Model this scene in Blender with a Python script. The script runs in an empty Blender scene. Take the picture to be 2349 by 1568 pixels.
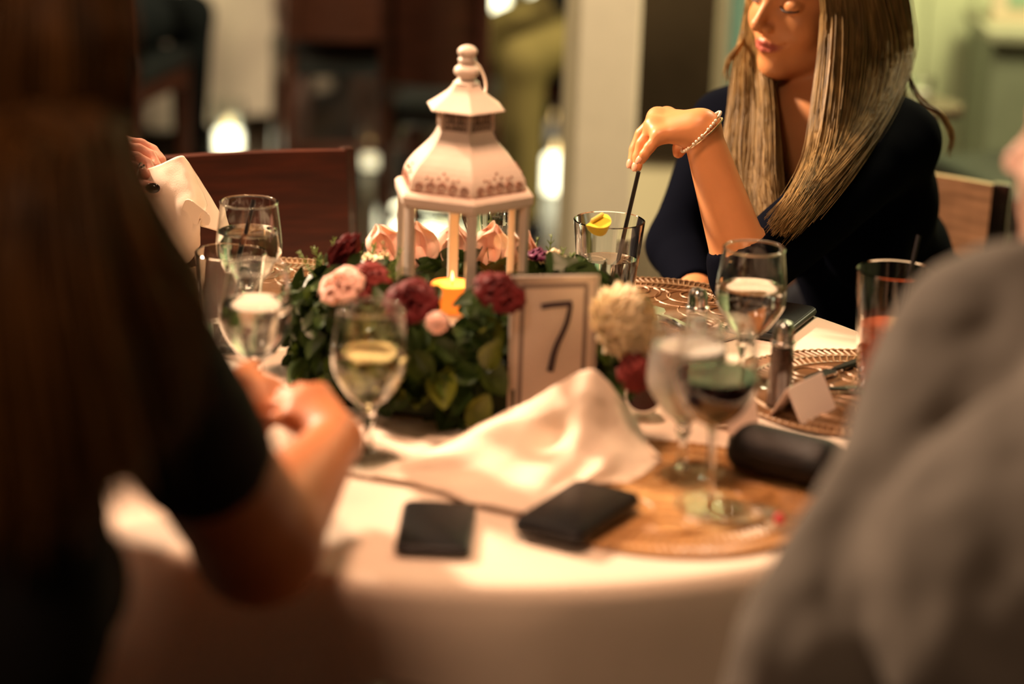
import bpy, math, random
import numpy as np
from mathutils import Vector, Matrix, noise
random.seed(7); rng = np.random.default_rng(7)
PI = math.pi
sc = bpy.context.scene

# ------------------------------------------------------------------ camera
W_, H_ = 2349, 1568
FOC = 85 / 36 * W_
TILT = math.radians(17.1); ROLL = math.radians(2.0)
CAM = np.array([0, 0, 1.627])
_f = np.array([0, math.cos(TILT), -math.sin(TILT)])
_r0 = np.array([1.0, 0, 0]); _u0 = np.cross(_r0, _f)
_r = _r0 * math.cos(ROLL) + _u0 * math.sin(ROLL)
_u = -_r0 * math.sin(ROLL) + _u0 * math.cos(ROLL)
cd = bpy.data.cameras.new('camera'); cam = bpy.data.objects.new('camera', cd); sc.collection.objects.link(cam)
cd.lens = 85; cd.sensor_width = 36; cd.clip_start = 0.05; cd.clip_end = 60
cam.matrix_world = Matrix(((_r[0], _u[0], -_f[0], CAM[0]), (_r[1], _u[1], -_f[1], CAM[1]), (_r[2], _u[2], -_f[2], CAM[2]), (0, 0, 0, 1)))
cd.dof.use_dof = True; cd.dof.focus_distance = 3.10; cd.dof.aperture_fstop = 1.8; cd.dof.aperture_blades = 0
sc.camera = cam
sc.view_settings.view_transform = 'Standard'; sc.view_settings.look = 'None'
sc.view_settings.gamma = 1; sc.view_settings.use_curve_mapping = False
sc.view_settings.exposure = 0.0
sc.cycles.sample_clamp_indirect = 6.0
sc.cycles.max_bounces = 14; sc.cycles.transmission_bounces = 14; sc.cycles.transparent_max_bounces = 24; sc.cycles.glossy_bounces = 6

def ray(x, y): return _f + _r * (x - W_ / 2) / FOC - _u * (y - H_ / 2) / FOC
def P(x, y, d): return CAM + ray(x, y) * d                     # a measured point at depth d
def T(x, y, z=0.75):                                            # a measured point on the level z
    d = ray(x, y); return CAM + d * (z - CAM[2]) / d[2]

# ------------------------------------------------------------------ world and lamps
wd = bpy.data.worlds.new('world'); sc.world = wd; wd.use_nodes = True
wd.node_tree.nodes['Background'].inputs[0].default_value = (1.0, 0.72, 0.48, 1)
wd.node_tree.nodes['Background'].inputs[1].default_value = 0.017

def light(name, kind, loc, target, power, color, size=0.3, spot=None, blend=0.5):
    l = bpy.data.lights.new(name, kind); l.energy = power; l.color = color
    if kind == 'AREA': l.shape = 'DISK'; l.size = size
    else: l.shadow_soft_size = size
    if kind == 'SPOT': l.spot_size = math.radians(spot); l.spot_blend = blend
    o = bpy.data.objects.new(name, l); sc.collection.objects.link(o); o.location = loc
    o.rotation_euler = (Vector(target) - Vector(loc)).to_track_quat('-Z', 'Y').to_euler()
    return o
light('key_light', 'SPOT', (-1.85, 4.15, 2.50), (0.05, 2.75, 0.8), 930, (1.0, 0.71, 0.48), 0.16, 62, 0.6)
light('overhead_light', 'SPOT', (-0.12, 2.50, 2.40), (-0.04, 2.60, 0.75), 118, (1.0, 0.55, 0.33), 0.16, 54, 0.6)
light('hall_light', 'AREA', (1.5, 5.1, 2.75), (1.05, 6.3, 0.5), 150, (1.0, 0.86, 0.50), 0.6)
light('hall_light_far', 'AREA', (-1.0, 4.9, 2.75), (-0.9, 6.8, 0.5), 75, (1.0, 0.80, 0.52), 0.6)

light('pillar_light', 'SPOT', (0.95, 3.5, 2.9), (0.20, 4.85, 0.8), 400, (1.0, 0.82, 0.62), 0.1, 30, 0.8)
light('added_fill_light', 'AREA', (-0.9, 0.3, 2.85), (0.0, 2.4, 0.8), 18, (1.0, 0.66, 0.42), 0.5)  # added warm fill from an unseen source, lifts card, cloth skirt and arms

# ------------------------------------------------------------------ materials
MATS = {}
def pm(name, base, rough=0.5, metal=0.0, trans=0.0, ior=1.45, var=0.0, vscale=20, bump=0.0, bscale=60, sss=0.0,
       emit=None, es=0.0, spec=0.5, attr=None, attr_col=None, aniso=0.0, wood=None, coat=0.0, alpha=1.0, sheen=0.0):
    m = bpy.data.materials.new(name); m.use_nodes = True; nt = m.node_tree; N = nt.nodes; L = nt.links
    b = N['Principled BSDF']
    b.inputs['Base Color'].default_value = (*base, 1); b.inputs['Roughness'].default_value = rough
    b.inputs['Metallic'].default_value = metal; b.inputs['Transmission Weight'].default_value = trans
    b.inputs['IOR'].default_value = ior; b.inputs['Specular IOR Level'].default_value = spec
    b.inputs['Coat Weight'].default_value = coat; b.inputs['Alpha'].default_value = alpha
    b.inputs['Sheen Weight'].default_value = sheen
    if sss: b.inputs['Subsurface Weight'].default_value = sss; b.inputs['Subsurface Scale'].default_value = 0.01; b.inputs['Subsurface Radius'].default_value = (1, .35, .15)
    if emit: b.inputs['Emission Color'].default_value = (*emit, 1); b.inputs['Emission Strength'].default_value = es
    tc = N.new('ShaderNodeTexCoord')
    src = None
    if var or wood:
        nz = N.new('ShaderNodeTexNoise'); nz.inputs['Scale'].default_value = vscale; nz.inputs['Detail'].default_value = 4
        if wood:
            mp = N.new('ShaderNodeMapping'); mp.inputs['Scale'].default_value = wood; L.new(tc.outputs['Object'], mp.inputs[0]); L.new(mp.outputs[0], nz.inputs['Vector'])
        else: L.new(tc.outputs['Object'], nz.inputs['Vector'])
        mx = N.new('ShaderNodeMix'); mx.data_type = 'RGBA'
        v = var or 0.4
        mx.inputs[6].default_value = (*[c * (1 - v) for c in base], 1); mx.inputs[7].default_value = (*[min(1, c * (1 + v)) for c in base], 1)
        cr = N.new('ShaderNodeMapRange'); cr.inputs[1].default_value = .3; cr.inputs[2].default_value = .7
        L.new(nz.outputs['Fac'], cr.inputs[0]); L.new(cr.outputs[0], mx.inputs[0]); src = mx.outputs[2]
    if attr:
        at = N.new('ShaderNodeAttribute'); at.attribute_name = attr
        m2 = N.new('ShaderNodeMix'); m2.data_type = 'RGBA'
        L.new(at.outputs['Fac'], m2.inputs[0])
        if src: L.new(src, m2.inputs[6])
        else: m2.inputs[6].default_value = (*base, 1)
        m2.inputs[7].default_value = (*attr_col, 1); src = m2.outputs[2]
    if src: L.new(src, b.inputs['Base Color'])
    if bump:
        n2 = N.new('ShaderNodeTexNoise'); n2.inputs['Scale'].default_value = bscale; n2.inputs['Detail'].default_value = 3
        L.new(tc.outputs['Object'], n2.inputs['Vector'])
        bp = N.new('ShaderNodeBump'); bp.inputs['Strength'].default_value = bump; bp.inputs['Distance'].default_value = 0.01
        L.new(n2.outputs['Fac'], bp.inputs['Height']); L.new(bp.outputs[0], b.inputs['Normal'])
    MATS[name] = m; return m

def thin_glass(name, tint, rough=0.02, refl=1.0):
    m = bpy.data.materials.new(name); m.use_nodes = True; nt = m.node_tree; N = nt.nodes; L = nt.links
    N.remove(N['Principled BSDF'])
    t = N.new('ShaderNodeBsdfTransparent'); t.inputs[0].default_value = (*tint, 1)
    g = N.new('ShaderNodeBsdfGlossy'); g.inputs['Roughness'].default_value = rough
    lw = N.new('ShaderNodeLayerWeight'); lw.inputs[0].default_value = 0.22
    mu = N.new('ShaderNodeMath'); mu.operation = 'MULTIPLY'; mu.inputs[1].default_value = refl
    mx = N.new('ShaderNodeMixShader'); L.new(lw.outputs['Fresnel'], mu.inputs[0]); L.new(mu.outputs[0], mx.inputs[0])
    L.new(t.outputs[0], mx.inputs[1]); L.new(g.outputs[0], mx.inputs[2]); L.new(mx.outputs[0], N['Material Output'].inputs[0])
    MATS[name] = m; return m

glass = pm('clear_glass', (0.97, 0.99, 0.98), 0.0, trans=1.0, ior=1.48)
water = pm('water', (0.97, 0.99, 1.0), 0.0, trans=1.0, ior=1.33)
palew = pm('pale_painted_water', (0.93, 0.86, 0.81), 0.25, trans=0.40, ior=1.33)  # milky colour stands in for bright linen refracted through clear water
wwine = pm('white_wine', (0.93, 0.90, 0.50), 0.0, trans=1.0, ior=1.34)
rwine = pm('red_wine', (0.022, 0.002, 0.006), 0.06, spec=.2, trans=0.06, ior=1.34)
redpunch = pm('red_drink', (0.95, 0.20, 0.06), 0.08, trans=0.6, ior=1.34)
pane_m = thin_glass('lantern_pane', (0.96, 0.98, 0.97), 0.03, 0.7)
foot_m = thin_glass('foot_glass', (0.97, 0.98, 0.97), 0.03, 0.5)
acrylic = thin_glass('acrylic', (0.97, 0.97, 0.96), 0.05, 0.5)
cloth = pm('white_linen', (0.88, 0.745, 0.61), 0.85, var=0.04, vscale=6, bump=0.12, bscale=900, spec=0.2)
clothn = pm('napkin_linen', (0.90, 0.755, 0.61), 0.85, var=0.03, vscale=9, bump=0.10, bscale=700, spec=0.2)
skin_col = (0.74, 0.315, 0.125)
skin = pm('fair_skin', skin_col, 0.42, var=0.06, vscale=18, sss=0.06, attr='lip', attr_col=(0.46, 0.11, 0.075), spec=0.4)
skin_b = pm('tanned_skin', (0.52, 0.17, 0.055), 0.5, var=0.06, vscale=14, sss=0.04)
skin_c = pm('rosy_skin', (0.78, 0.36, 0.25), 0.45, var=0.06, vscale=25, sss=0.05)
skin_d = pm('pale_skin', (0.74, 0.42, 0.30), 0.5, var=0.06, vscale=14, sss=0.04)
navy = pm('navy_knit', (0.0012, 0.0020, 0.0065), 0.9, bump=0.05, bscale=400, spec=0.05)
blackt = pm('black_jersey', (0.012, 0.010, 0.010), 0.8, bump=0.05, bscale=300, spec=0.15)
greyshirt = pm('light_grey_weave', (0.155, 0.128, 0.104), 0.85, var=0.05, vscale=300, bump=0.08, bscale=500, spec=0.2)
blackwool = pm('black_cloth', (0.008, 0.010, 0.011), 0.85, spec=0.1, var=.1)
olive = pm('olive_cloth', (0.16, 0.125, 0.045), 0.9, var=0.15, vscale=6, spec=0.1)
mauve = pm('dusty_pink_cloth', (0.36, 0.23, 0.20), 0.9, var=0.1, vscale=6, spec=0.1)
darkjean = pm('dark_trousers', (0.012, 0.012, 0.016), 0.9, spec=0.1, var=.1)
hair_bl = pm('dark_blonde_hair', (0.34, 0.21, 0.075), 0.45, var=0.40, vscale=60, spec=0.3, wood=(1, 1, .03))
hair_br = pm('chestnut_hair', (0.17, 0.065, 0.014), 0.45, var=0.5, vscale=45, spec=0.4, wood=(1, 1, .05))
hair_dk = pm('dark_hair', (0.03, 0.018, 0.01), 0.5, var=0.3, vscale=40)
lash = pm('lash', (0.01, 0.007, 0.005), 0.6, var=.1)
gold = pm('pale_gold', (0.90, 0.76, 0.52), 0.28, metal=1.0, var=.05)
pearl = pm('pearl_bead', (0.93, 0.84, 0.68), 0.25, coat=0.4, var=.04)
silver = pm('silver', (0.82, 0.82, 0.80), 0.18, metal=1.0, var=.04)
blacknail = pm('black_nail_polish', (0.01, 0.008, 0.010), 0.15, coat=0.6, var=.1)
pinknail = pm('bare_nail', (0.76, 0.38, 0.24), 0.4, var=.05)
mahog = pm('mahogany', (0.060, 0.0105, 0.003), 0.48, wood=(2, 2, 18), var=0.35, vscale=5, spec=.25)
mahog_d = pm('dark_mahogany', (0.045, 0.014, 0.008), 0.30, wood=(2, 2, 14), var=0.35, vscale=6, coat=0.3)
mahog_l = pm('chair_veneer', (0.30, 0.15, 0.075), 0.28, wood=(2, 2, 16), var=0.3, vscale=5, coat=0.4)
vinyl = pm('black_vinyl', (0.010, 0.012, 0.012), 0.4, bump=.05)
lmetal = pm('cream_painted_metal', (0.86, 0.72, 0.60), 0.42, var=0.05, vscale=25, bump=0.04, bscale=200)
rust = pm('rust_fretwork', (0.42, 0.20, 0.13), 0.6, var=0.3, vscale=90)
ventd = pm('aged_fretwork', (0.36, 0.27, 0.20), 0.6, var=0.3, vscale=120)
dark = pm('dark_gap', (0.03, 0.02, 0.015), 0.8, var=.2)
wax = pm('candle_wax', (0.90, 0.26, 0.04), 0.5, emit=(1.0, 0.22, 0.02), es=0.95, sss=0.2, var=.03)
waxtop = pm('molten_wax', (1.0, 0.62, 0.15), 0.3, emit=(1.0, 0.40, 0.04), es=1.0, var=.03)
flame = pm('flame', (1, .8, .4), 0.5, emit=(1.0, 0.62, 0.22), es=4)
leafm = [pm('leaf_dark', (0.030, 0.060, 0.010), 0.45, var=0.35, vscale=25, bump=.1), pm('leaf_mid', (0.065, 0.105, 0.014), 0.4, var=0.35, vscale=25, bump=.1),
         pm('leaf_bright', (0.13, 0.15, 0.016), 0.4, var=0.3, vscale=25, bump=.1)]
moss = pm('moss', (0.02, 0.03, 0.008), 0.9, var=0.4, vscale=60, bump=.6)
stemg = pm('green_stem', (0.16, 0.24, 0.05), 0.5, var=.2)
burg = pm('burgundy_petal', (0.12, 0.011, 0.012), 0.6, var=0.35, vscale=35, spec=.2)
burgd = pm('dusky_rose_petal', (0.20, 0.030, 0.026), 0.6, var=0.3, vscale=35, spec=.2)
blush = pm('blush_petal', (0.90, 0.52, 0.42), 0.5, var=0.08, vscale=25, sss=.1)
cream = pm('cream_petal', (0.95, 0.78, 0.52), 0.55, var=0.1, vscale=30, sss=.08)
purple = pm('purple_petal', (0.16, 0.02, 0.09), 0.5, var=0.3, vscale=35)
paper = pm('card_paper', (0.90, 0.74, 0.66), 0.6, var=0.02)
ink = pm('grey_ink', (0.045, 0.024, 0.026), 0.6, var=.1)
inkl = pm('grey_border_ink', (0.30, 0.22, 0.19), 0.6, var=.05)
matbase = pm('placemat_brown', (0.13, 0.055, 0.018), 0.38, var=0.25, vscale=22, bump=.1)
matcord = pm('bronze_cord', (0.30, 0.175, 0.085), 0.4, metal=0.1, var=0.15, vscale=60)
matwood = pm('placemat_woven_tan', (0.50, 0.26, 0.09), 0.42, var=0.3, vscale=9, wood=(2, 9, 1), bump=.2)
phone_m = pm('black_phone', (0.006, 0.005, 0.005), 0.35, var=.1)
screen_m = pm('phone_glass', (0.003, 0.003, 0.004), 0.38, spec=.25, var=.1)
pepper = pm('ground_pepper', (0.10, 0.05, 0.03), 0.9, var=0.6, vscale=500)
salt = pm('salt', (0.85, 0.80, 0.72), 0.9, var=0.05, vscale=500)
strawm = pm('black_straw', (0.008, 0.006, 0.006), 0.3, var=.1)
lemon = pm('lemon_yellow', (0.95, 0.68, 0.06), 0.4, var=0.1, vscale=60, sss=.1)
lemonp = pm('lemon_pith', (0.95, 0.74, 0.16), 0.5, var=0.1, vscale=60)
ceram = pm('white_china', (0.85, 0.78, 0.66), 0.2, var=.03)
coffee = pm('dark_coffee', (0.03, 0.008, 0.006), 0.2, var=.1)
floor_m = pm('dark_floor', (0.045, 0.028, 0.018), 0.35, wood=(12, 1.5, 1), var=.4, vscale=3)
wallg = pm('sage_wall', (0.40, 0.45, 0.27), 0.8, var=.04, vscale=3)
wallt = pm('teal_green_wall', (0.26, 0.40, 0.25), 0.8, var=.04, vscale=3)
trimc = pm('cream_paint', (0.68, 0.58, 0.39), 0.6, var=.03)
night = pm('night_window', (0.030, 0.020, 0.012), 0.15, var=.5, vscale=2.5)
tealp = pm('teal_paint', (0.10, 0.20, 0.17), 0.5, var=.1)
greyp = pm('grey_cabinet', (0.15, 0.17, 0.11), 0.6, var=.05)
ceil_m = pm('dark_ceiling', (0.10, 0.08, 0.06), 0.9, var=.05)
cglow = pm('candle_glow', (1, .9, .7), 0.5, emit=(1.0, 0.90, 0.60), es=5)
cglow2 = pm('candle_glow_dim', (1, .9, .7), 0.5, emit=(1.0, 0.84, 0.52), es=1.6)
glint_ball = pm('red_glint_paint', (0.85, 0.06, 0.06), 0.2, coat=.5, var=.05)

# ------------------------------------------------------------------ object helpers
def tag(o, label=None, cat=None, group=None, kind=None):
    if label: o['label'] = label
    if cat: o['category'] = cat
    if group: o['group'] = group
    if kind: o['kind'] = kind
    return o
def empty(name, loc, label=None, cat=None, group=None):
    o = bpy.data.objects.new(name, None); sc.collection.objects.link(o); o.location = loc; o.empty_display_size = .05
    return tag(o, label, cat, group)
def wloc(o):
    v = Vector((0, 0, 0))
    while o is not None: v = v + o.location; o = o.parent
    return v
def mk(name, V, F, mat, parent=None, smooth=True, loc=None, attr=None):
    """mesh object from world-space verts; the origin goes to loc (or stays at the parent's)"""
    V = np.asarray(V, dtype=np.float64).reshape(-1, 3)
    base = np.array(wloc(parent)) if parent is not None else np.zeros(3)
    org = base if loc is None else np.array(loc, dtype=float)
    me = bpy.data.meshes.new(name)
    vv = V - org
    if isinstance(F, np.ndarray):
        n = len(F); k = F.shape[1]
        me.vertices.add(len(vv)); me.vertices.foreach_set('co', vv.astype(np.float32).ravel())
        me.loops.add(n * k); me.loops.foreach_set('vertex_index', F.astype(np.int32).ravel())
        me.polygons.add(n); me.polygons.foreach_set('loop_start', np.arange(0, n * k, k, dtype=np.int32))
        me.update(calc_edges=True)
    else:
        me.from_pydata([tuple(v) for v in vv], [], F); me.update()
    if smooth:
        me.polygons.foreach_set('use_smooth', [True] * len(me.polygons))
        if not isinstance(F, np.ndarray): me.set_sharp_from_angle(angle=0.7)
    if attr is not None:
        a = me.attributes.new(attr[0], 'FLOAT', 'POINT'); a.data.foreach_set('value', np.asarray(attr[1], dtype=np.float32))
    for mm in (mat if isinstance(mat, (list, tuple)) else [mat]): me.materials.append(mm)
    o = bpy.data.objects.new(name, me); sc.collection.objects.link(o)
    if parent is not None: o.parent = parent
    o.location = Vector(org - base)
    return o
class MB:
    def __init__(s): s.V = []; s.F = []; s.n = 0
    def add(s, V, F):
        V = np.asarray(V, dtype=float).reshape(-1, 3)
        s.V.append(V); s.F += [tuple(int(i) + s.n for i in f) for f in F]; s.n += len(V); return s
    def build(s, name, mat, parent=None, smooth=True, **k): return mk(name, np.concatenate(s.V), s.F, mat, parent, smooth, **k)
def nrm(v): v = np.asarray(v, float); return v / (np.linalg.norm(v) + 1e-12)
def frame(fwd, up=(0, 0, 1)):
    """columns: left-to-right x, y = fwd, z = up"""
    y = nrm(fwd); x = nrm(np.cross(y, up)); z = np.cross(x, y); return np.stack([x, y, z], 1)
def rz(a): c, s = math.cos(a), math.sin(a); return np.array([[c, -s, 0], [s, c, 0], [0, 0, 1.]])
def rx(a): c, s = math.cos(a), math.sin(a); return np.array([[1, 0, 0], [0, c, -s], [0, s, c]])
def ry(a): c, s = math.cos(a), math.sin(a); return np.array([[c, 0, s], [0, 1, 0], [-s, 0, c]])
def g_box(size, bev=0.0):
    x, y, z = [v / 2 for v in size]
    if bev <= 0:
        V = [(a * x, b * y, c * z) for c in (-1, 1) for b in (-1, 1) for a in (-1, 1)]
        return V, [(0, 2, 3, 1), (4, 5, 7, 6), (0, 1, 5, 4), (2, 6, 7, 3), (0, 4, 6, 2), (1, 3, 7, 5)]
    b = min(bev, x * .99, y * .99, z * .99); V = []; F = []
    # rounded in plan + chamfered in z
    ring = []
    for cx, cy, a0 in ((x - b, y - b, 0), (-x + b, y - b, 90), (-x + b, -y + b, 180), (x - b, -y + b, 270)):
        for k in range(4):
            a = math.radians(a0 + k * 30); ring.append((cx, cy, math.cos(a), math.sin(a)))
    lv = [(-z, 0.45), (-z + b * .3, .85), (-z + b, 1), (z - b, 1), (z - b * .3, .85), (z, .45)]
    if b > z * .9: lv = [(-z, .5), (-z * .4, 1), (z * .4, 1), (z, .5)]
    n = len(ring)
    for (zz, k) in lv:
        s_ = b * k if b <= z * .9 else b - (1 - k) * z
        for cx, cy, c, s in ring: V.append((cx + c * s_, cy + s * s_, zz))
    for i in range(len(lv) - 1):
        for j in range(n): F.append((i * n + j, i * n + (j + 1) % n, (i + 1) * n + (j + 1) % n, (i + 1) * n + j))
    F.append(tuple(range(n))[::-1]); F.append(tuple((len(lv) - 1) * n + j for j in range(n)))
    return V, F
def g_roundslab(w, l, h, r, n=6):
    """rounded-corner slab with softened edges, like a phone"""
    V = []; F = []; ring = []
    for cx, cy, a0 in ((w / 2 - r, l / 2 - r, 0), (-w / 2 + r, l / 2 - r, 90), (-w / 2 + r, -l / 2 + r, 180), (w / 2 - r, -l / 2 + r, 270)):
        for k in range(n + 1):
            a = math.radians(a0 + k * 90 / n); ring.append((cx, cy, math.cos(a), math.sin(a)))
    e = h * .45; m = len(ring); lv = [(0, -e), (e * .3, -e * .3), (e, 0), (h - e, 0), (h - e * .3, -e * .3), (h, -e)]
    for zz, d in lv:
        for cx, cy, c, s in ring: V.append((cx + c * (r + d), cy + s * (r + d), zz))
    for i in range(len(lv) - 1):
        for j in range(m): F.append((i * m + j, i * m + (j + 1) % m, (i + 1) * m + (j + 1) % m, (i + 1) * m + j))
    F.append(tuple(range(m))[::-1]); F.append(tuple((len(lv) - 1) * m + j for j in range(m)))
    return V, F
def g_lathe(prof, n=48, close=False):
    V = []; F = []; m = len(prof)
    for j in range(n):
        a = 2 * PI * j / n
        for (r, z) in prof: V.append((r * math.cos(a), r * math.sin(a), z))
    for j in range(n):
        k = (j + 1) % n
        for i in range(m - 1 + (1 if close else 0)):
            i2 = (i + 1) % m; F.append((j * m + i, k * m + i, k * m + i2, j * m + i2))
    return V, F
def g_tube(pts, rad, n=8, closed=False, caps=True):
    pts = np.asarray(pts, float); N = len(pts)
    rad = np.full(N, rad, float) if np.isscalar(rad) else np.asarray(rad, float)
    if closed: tan = np.roll(pts, -1, 0) - np.roll(pts, 1, 0)
    else: tan = np.gradient(pts, axis=0)
    tan /= np.linalg.norm(tan, axis=1)[:, None] + 1e-12
    u = np.cross(tan[0], [0, 0, 1.0]);
    if np.linalg.norm(u) < .05: u = np.cross(tan[0], [1.0, 0, 0])
    u = nrm(u); V = []
    for i in range(N):
        u = nrm(u - tan[i] * (u @ tan[i])); w = np.cross(tan[i], u)
        for k in range(n):
            a = 2 * PI * k / n; V.append(pts[i] + rad[i] * (u * math.cos(a) + w * math.sin(a)))
    F = []
    for i in range(N if closed else N - 1):
        i2 = (i + 1) % N
        for k in range(n): F.append((i * n + k, i * n + (k + 1) % n, i2 * n + (k + 1) % n, i2 * n + k))
    if caps and not closed: F.append(tuple(range(n))[::-1]); F.append(tuple((N - 1) * n + k for k in range(n)))
    return V, F
def g_sphere(r=1, n=12, m=8, sc_=(1, 1, 1)):
    prof = [(r * math.sin(PI * i / m) + (1e-5 if i in (0, m) else 0), -r * math.cos(PI * i / m)) for i in range(m + 1)]
    V, F = g_lathe(prof, n); V = [(x * sc_[0], y * sc_[1], z * sc_[2]) for x, y, z in V]; return V, F
def xf(g, M=None, o=(0, 0, 0)):
    V = np.asarray(g[0], float).reshape(-1, 3)
    if M is not None: V = V @ np.asarray(M).T
    return V + np.asarray(o), g[1]
def cr(pts, n):
    """catmull-rom resample to n points"""
    p = np.asarray(pts, float)
    if p.ndim == 1: p = p[:, None]
    q = np.concatenate([[2 * p[0] - p[1]], p, [2 * p[-1] - p[-2]]]); m = len(p) - 1
    t = np.linspace(0, m - 1e-9, n); i = t.astype(int); f = (t - i)[:, None]
    a, b, c, d = q[i], q[i + 1], q[i + 2], q[i + 3]
    return .5 * (2 * b + (c - a) * f + (2 * a - 5 * b + 4 * c - d) * f * f + (3 * b - a - 3 * c + d) * f ** 3)
def cloth_grid(name, rows, nu, nv, mat, parent=None, thick=0.0015, noise_amp=0.0, nscale=20, minz=None, sub=None):
    R = [cr(r, nu) for r in rows]; R = np.array(R); G = np.array([cr(R[:, j], nv) for j in range(nu)]).transpose(1, 0, 2)
    V = G.reshape(-1, 3).copy()
    if noise_amp:
        for i in range(len(V)):
            nv_ = noise.noise_vector(Vector(V[i] * nscale)); V[i] += np.array(nv_) * noise_amp
            nv_ = noise.noise_vector(Vector(V[i] * nscale * 2.7)); V[i] += np.array(nv_) * noise_amp * .35
    if minz is not None: V[:, 2] = np.maximum(V[:, 2], minz)
    F = [(i * nu + j, i * nu + j + 1, (i + 1) * nu + j + 1, (i + 1) * nu + j) for i in range(nv - 1) for j in range(nu - 1)]
    o = mk(name, V, F, mat, parent)
    md = o.modifiers.new('thick', 'SOLIDIFY'); md.thickness = thick; md.offset = 1 if minz is not None else 0
    return o

# ------------------------------------------------------------------ implicit bodies
class Fld:
    def __init__(s, lo, hi, h):
        s.lo = np.array(lo, float); s.h = h; s.n = np.ceil((np.array(hi, float) - s.lo) / h).astype(int) + 1
        s.D = np.full(s.n, 1.0, np.float32); s.ax = [(s.lo[i] + np.arange(s.n[i]) * h).astype(np.float32) for i in range(3)]
    def sl(s, lo, hi):
        a = np.clip(np.floor((lo - s.lo) / s.h).astype(int), 0, s.n); b = np.clip(np.ceil((hi - s.lo) / s.h).astype(int) + 1, 0, s.n)
        if np.any(b <= a): return None
        S = tuple(slice(a[i], b[i]) for i in range(3))
        return S, s.ax[0][S[0]][:, None, None], s.ax[1][S[1]][None, :, None], s.ax[2][S[2]][None, None, :]
    def comb(s, S, d, k, mode):
        D = s.D[S]
        if mode == 'u':
            h = np.maximum(k - np.abs(D - d), 0) / max(k, 1e-6); s.D[S] = np.minimum(D, d) - h * h * (k * .25)
        else:
            h = np.maximum(k - np.abs(D + d), 0) / max(k, 1e-6); s.D[S] = np.maximum(D, -d) + h * h * (k * .25)
    def cap(s, a, b, ra, rb=None, k=.012, mode='u'):
        a = np.asarray(a, float); b = np.asarray(b, float); rb = ra if rb is None else rb
        pad = max(ra, rb) + k + 3 * s.h; q = s.sl(np.minimum(a, b) - pad, np.maximum(a, b) + pad)
        if q is None: return
        S, X, Y, Z = q; v = (b - a).astype(np.float32); L = float(v @ v) + 1e-12
        t = np.clip(((X - a[0]) * v[0] + (Y - a[1]) * v[1] + (Z - a[2]) * v[2]) / L, 0, 1).astype(np.float32)
        d = np.sqrt((X - a[0] - t * v[0]) ** 2 + (Y - a[1] - t * v[1]) ** 2 + (Z - a[2] - t * v[2]) ** 2) - (ra + (rb - ra) * t)
        s.comb(S, d.astype(np.float32), k, mode)
    def ell(s, c, r, R=None, k=.012, mode='u'):
        c = np.asarray(c, float); r = np.asarray(r, float); pad = r.max() + k + 3 * s.h; q = s.sl(c - pad, c + pad)
        if q is None: return
        S, X, Y, Z = q; R = np.eye(3) if R is None else R
        p = [(X - c[0]) * R[0, i] + (Y - c[1]) * R[1, i] + (Z - c[2]) * R[2, i] for i in range(3)]
        k0 = np.sqrt(sum((p[i] / r[i]) ** 2 for i in range(3))); k1 = np.sqrt(sum((p[i] / r[i] ** 2) ** 2 for i in range(3))) + 1e-9
        d = k0 * (k0 - 1) / k1; s.comb(S, np.nan_to_num(d, nan=-float(r.min())).astype(np.float32), k, mode)
    def poly(s, pts, rad, k=.012, mode='u'):
        for i in range(len(pts) - 1): s.cap(pts[i], pts[i + 1], rad[i], rad[i + 1], k, mode)
    def cutz(s, z, above=True):
        i = int(np.clip((z - s.lo[2]) / s.h, 0, s.n[2]))
        if above: s.D[:, :, i:] = np.maximum(s.D[:, :, i:], 0.01)
        else: s.D[:, :, :i] = np.maximum(s.D[:, :, :i], 0.01)
    def mesh(s):
        D = s.D; I = D < 0; nx, ny, nz = D.shape
        c = np.zeros((nx - 1, ny - 1, nz - 1), np.uint8)
        for dx in (0, 1):
            for dy in (0, 1):
                for dz in (0, 1): c += I[dx:nx - 1 + dx, dy:ny - 1 + dy, dz:nz - 1 + dz]
        act = np.argwhere((c > 0) & (c < 8)); idx = np.full(c.shape, -1, np.int32); idx[tuple(act.T)] = np.arange(len(act), dtype=np.int32)
        acc = np.zeros((len(act), 3)); cnt = np.zeros(len(act))
        co = [(a, b, g) for a in (0, 1) for b in (0, 1) for g in (0, 1)]
        for i, a in enumerate(co):
            for b in co[i + 1:]:
                if sum(abs(a[q] - b[q]) for q in range(3)) != 1: continue
                A = np.array(a); B = np.array(b); va = D[tuple((act + A).T)]; vb = D[tuple((act + B).T)]
                m = (va < 0) != (vb < 0); t = np.where(m, va / np.where(m, va - vb, 1), 0)
                acc += np.where(m[:, None], A + (B - A) * t[:, None], 0); cnt += m
        V = s.lo + (act + acc / np.maximum(cnt, 1)[:, None]) * s.h
        Fs = []
        for ax in range(3):
            sl0 = [slice(1, -1)] * 3; sl0[ax] = slice(0, -1); sl1 = list(sl0); sl1[ax] = slice(1, None)
            a = I[tuple(sl0)]; b = I[tuple(sl1)]; e = np.argwhere(a != b)
            if not len(e): continue
            flip = a[tuple(e.T)]
            off = np.ones(3, int); off[ax] = 0; e = e + off
            o1, o2 = [(1, 2), (2, 0), (0, 1)][ax]; u = np.zeros(3, int); v = np.zeros(3, int); u[o1] = 1; v[o2] = 1
            q = np.stack([idx[tuple((e - u - v).T)], idx[tuple((e - v).T)], idx[tuple(e.T)], idx[tuple((e - u).T)]], 1)
            q[~flip] = q[~flip][:, ::-1]; Fs.append(q)
        return V, np.concatenate(Fs)

def wrinkle(V, amp, scale, stretch=(1, 1, 1), seed=0):
    st = np.array(stretch) * scale; out = V.copy()
    for i in range(len(V)):
        out[i] += np.array(noise.noise_vector(Vector(V[i] * st + seed))) * amp
    return out

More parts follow.
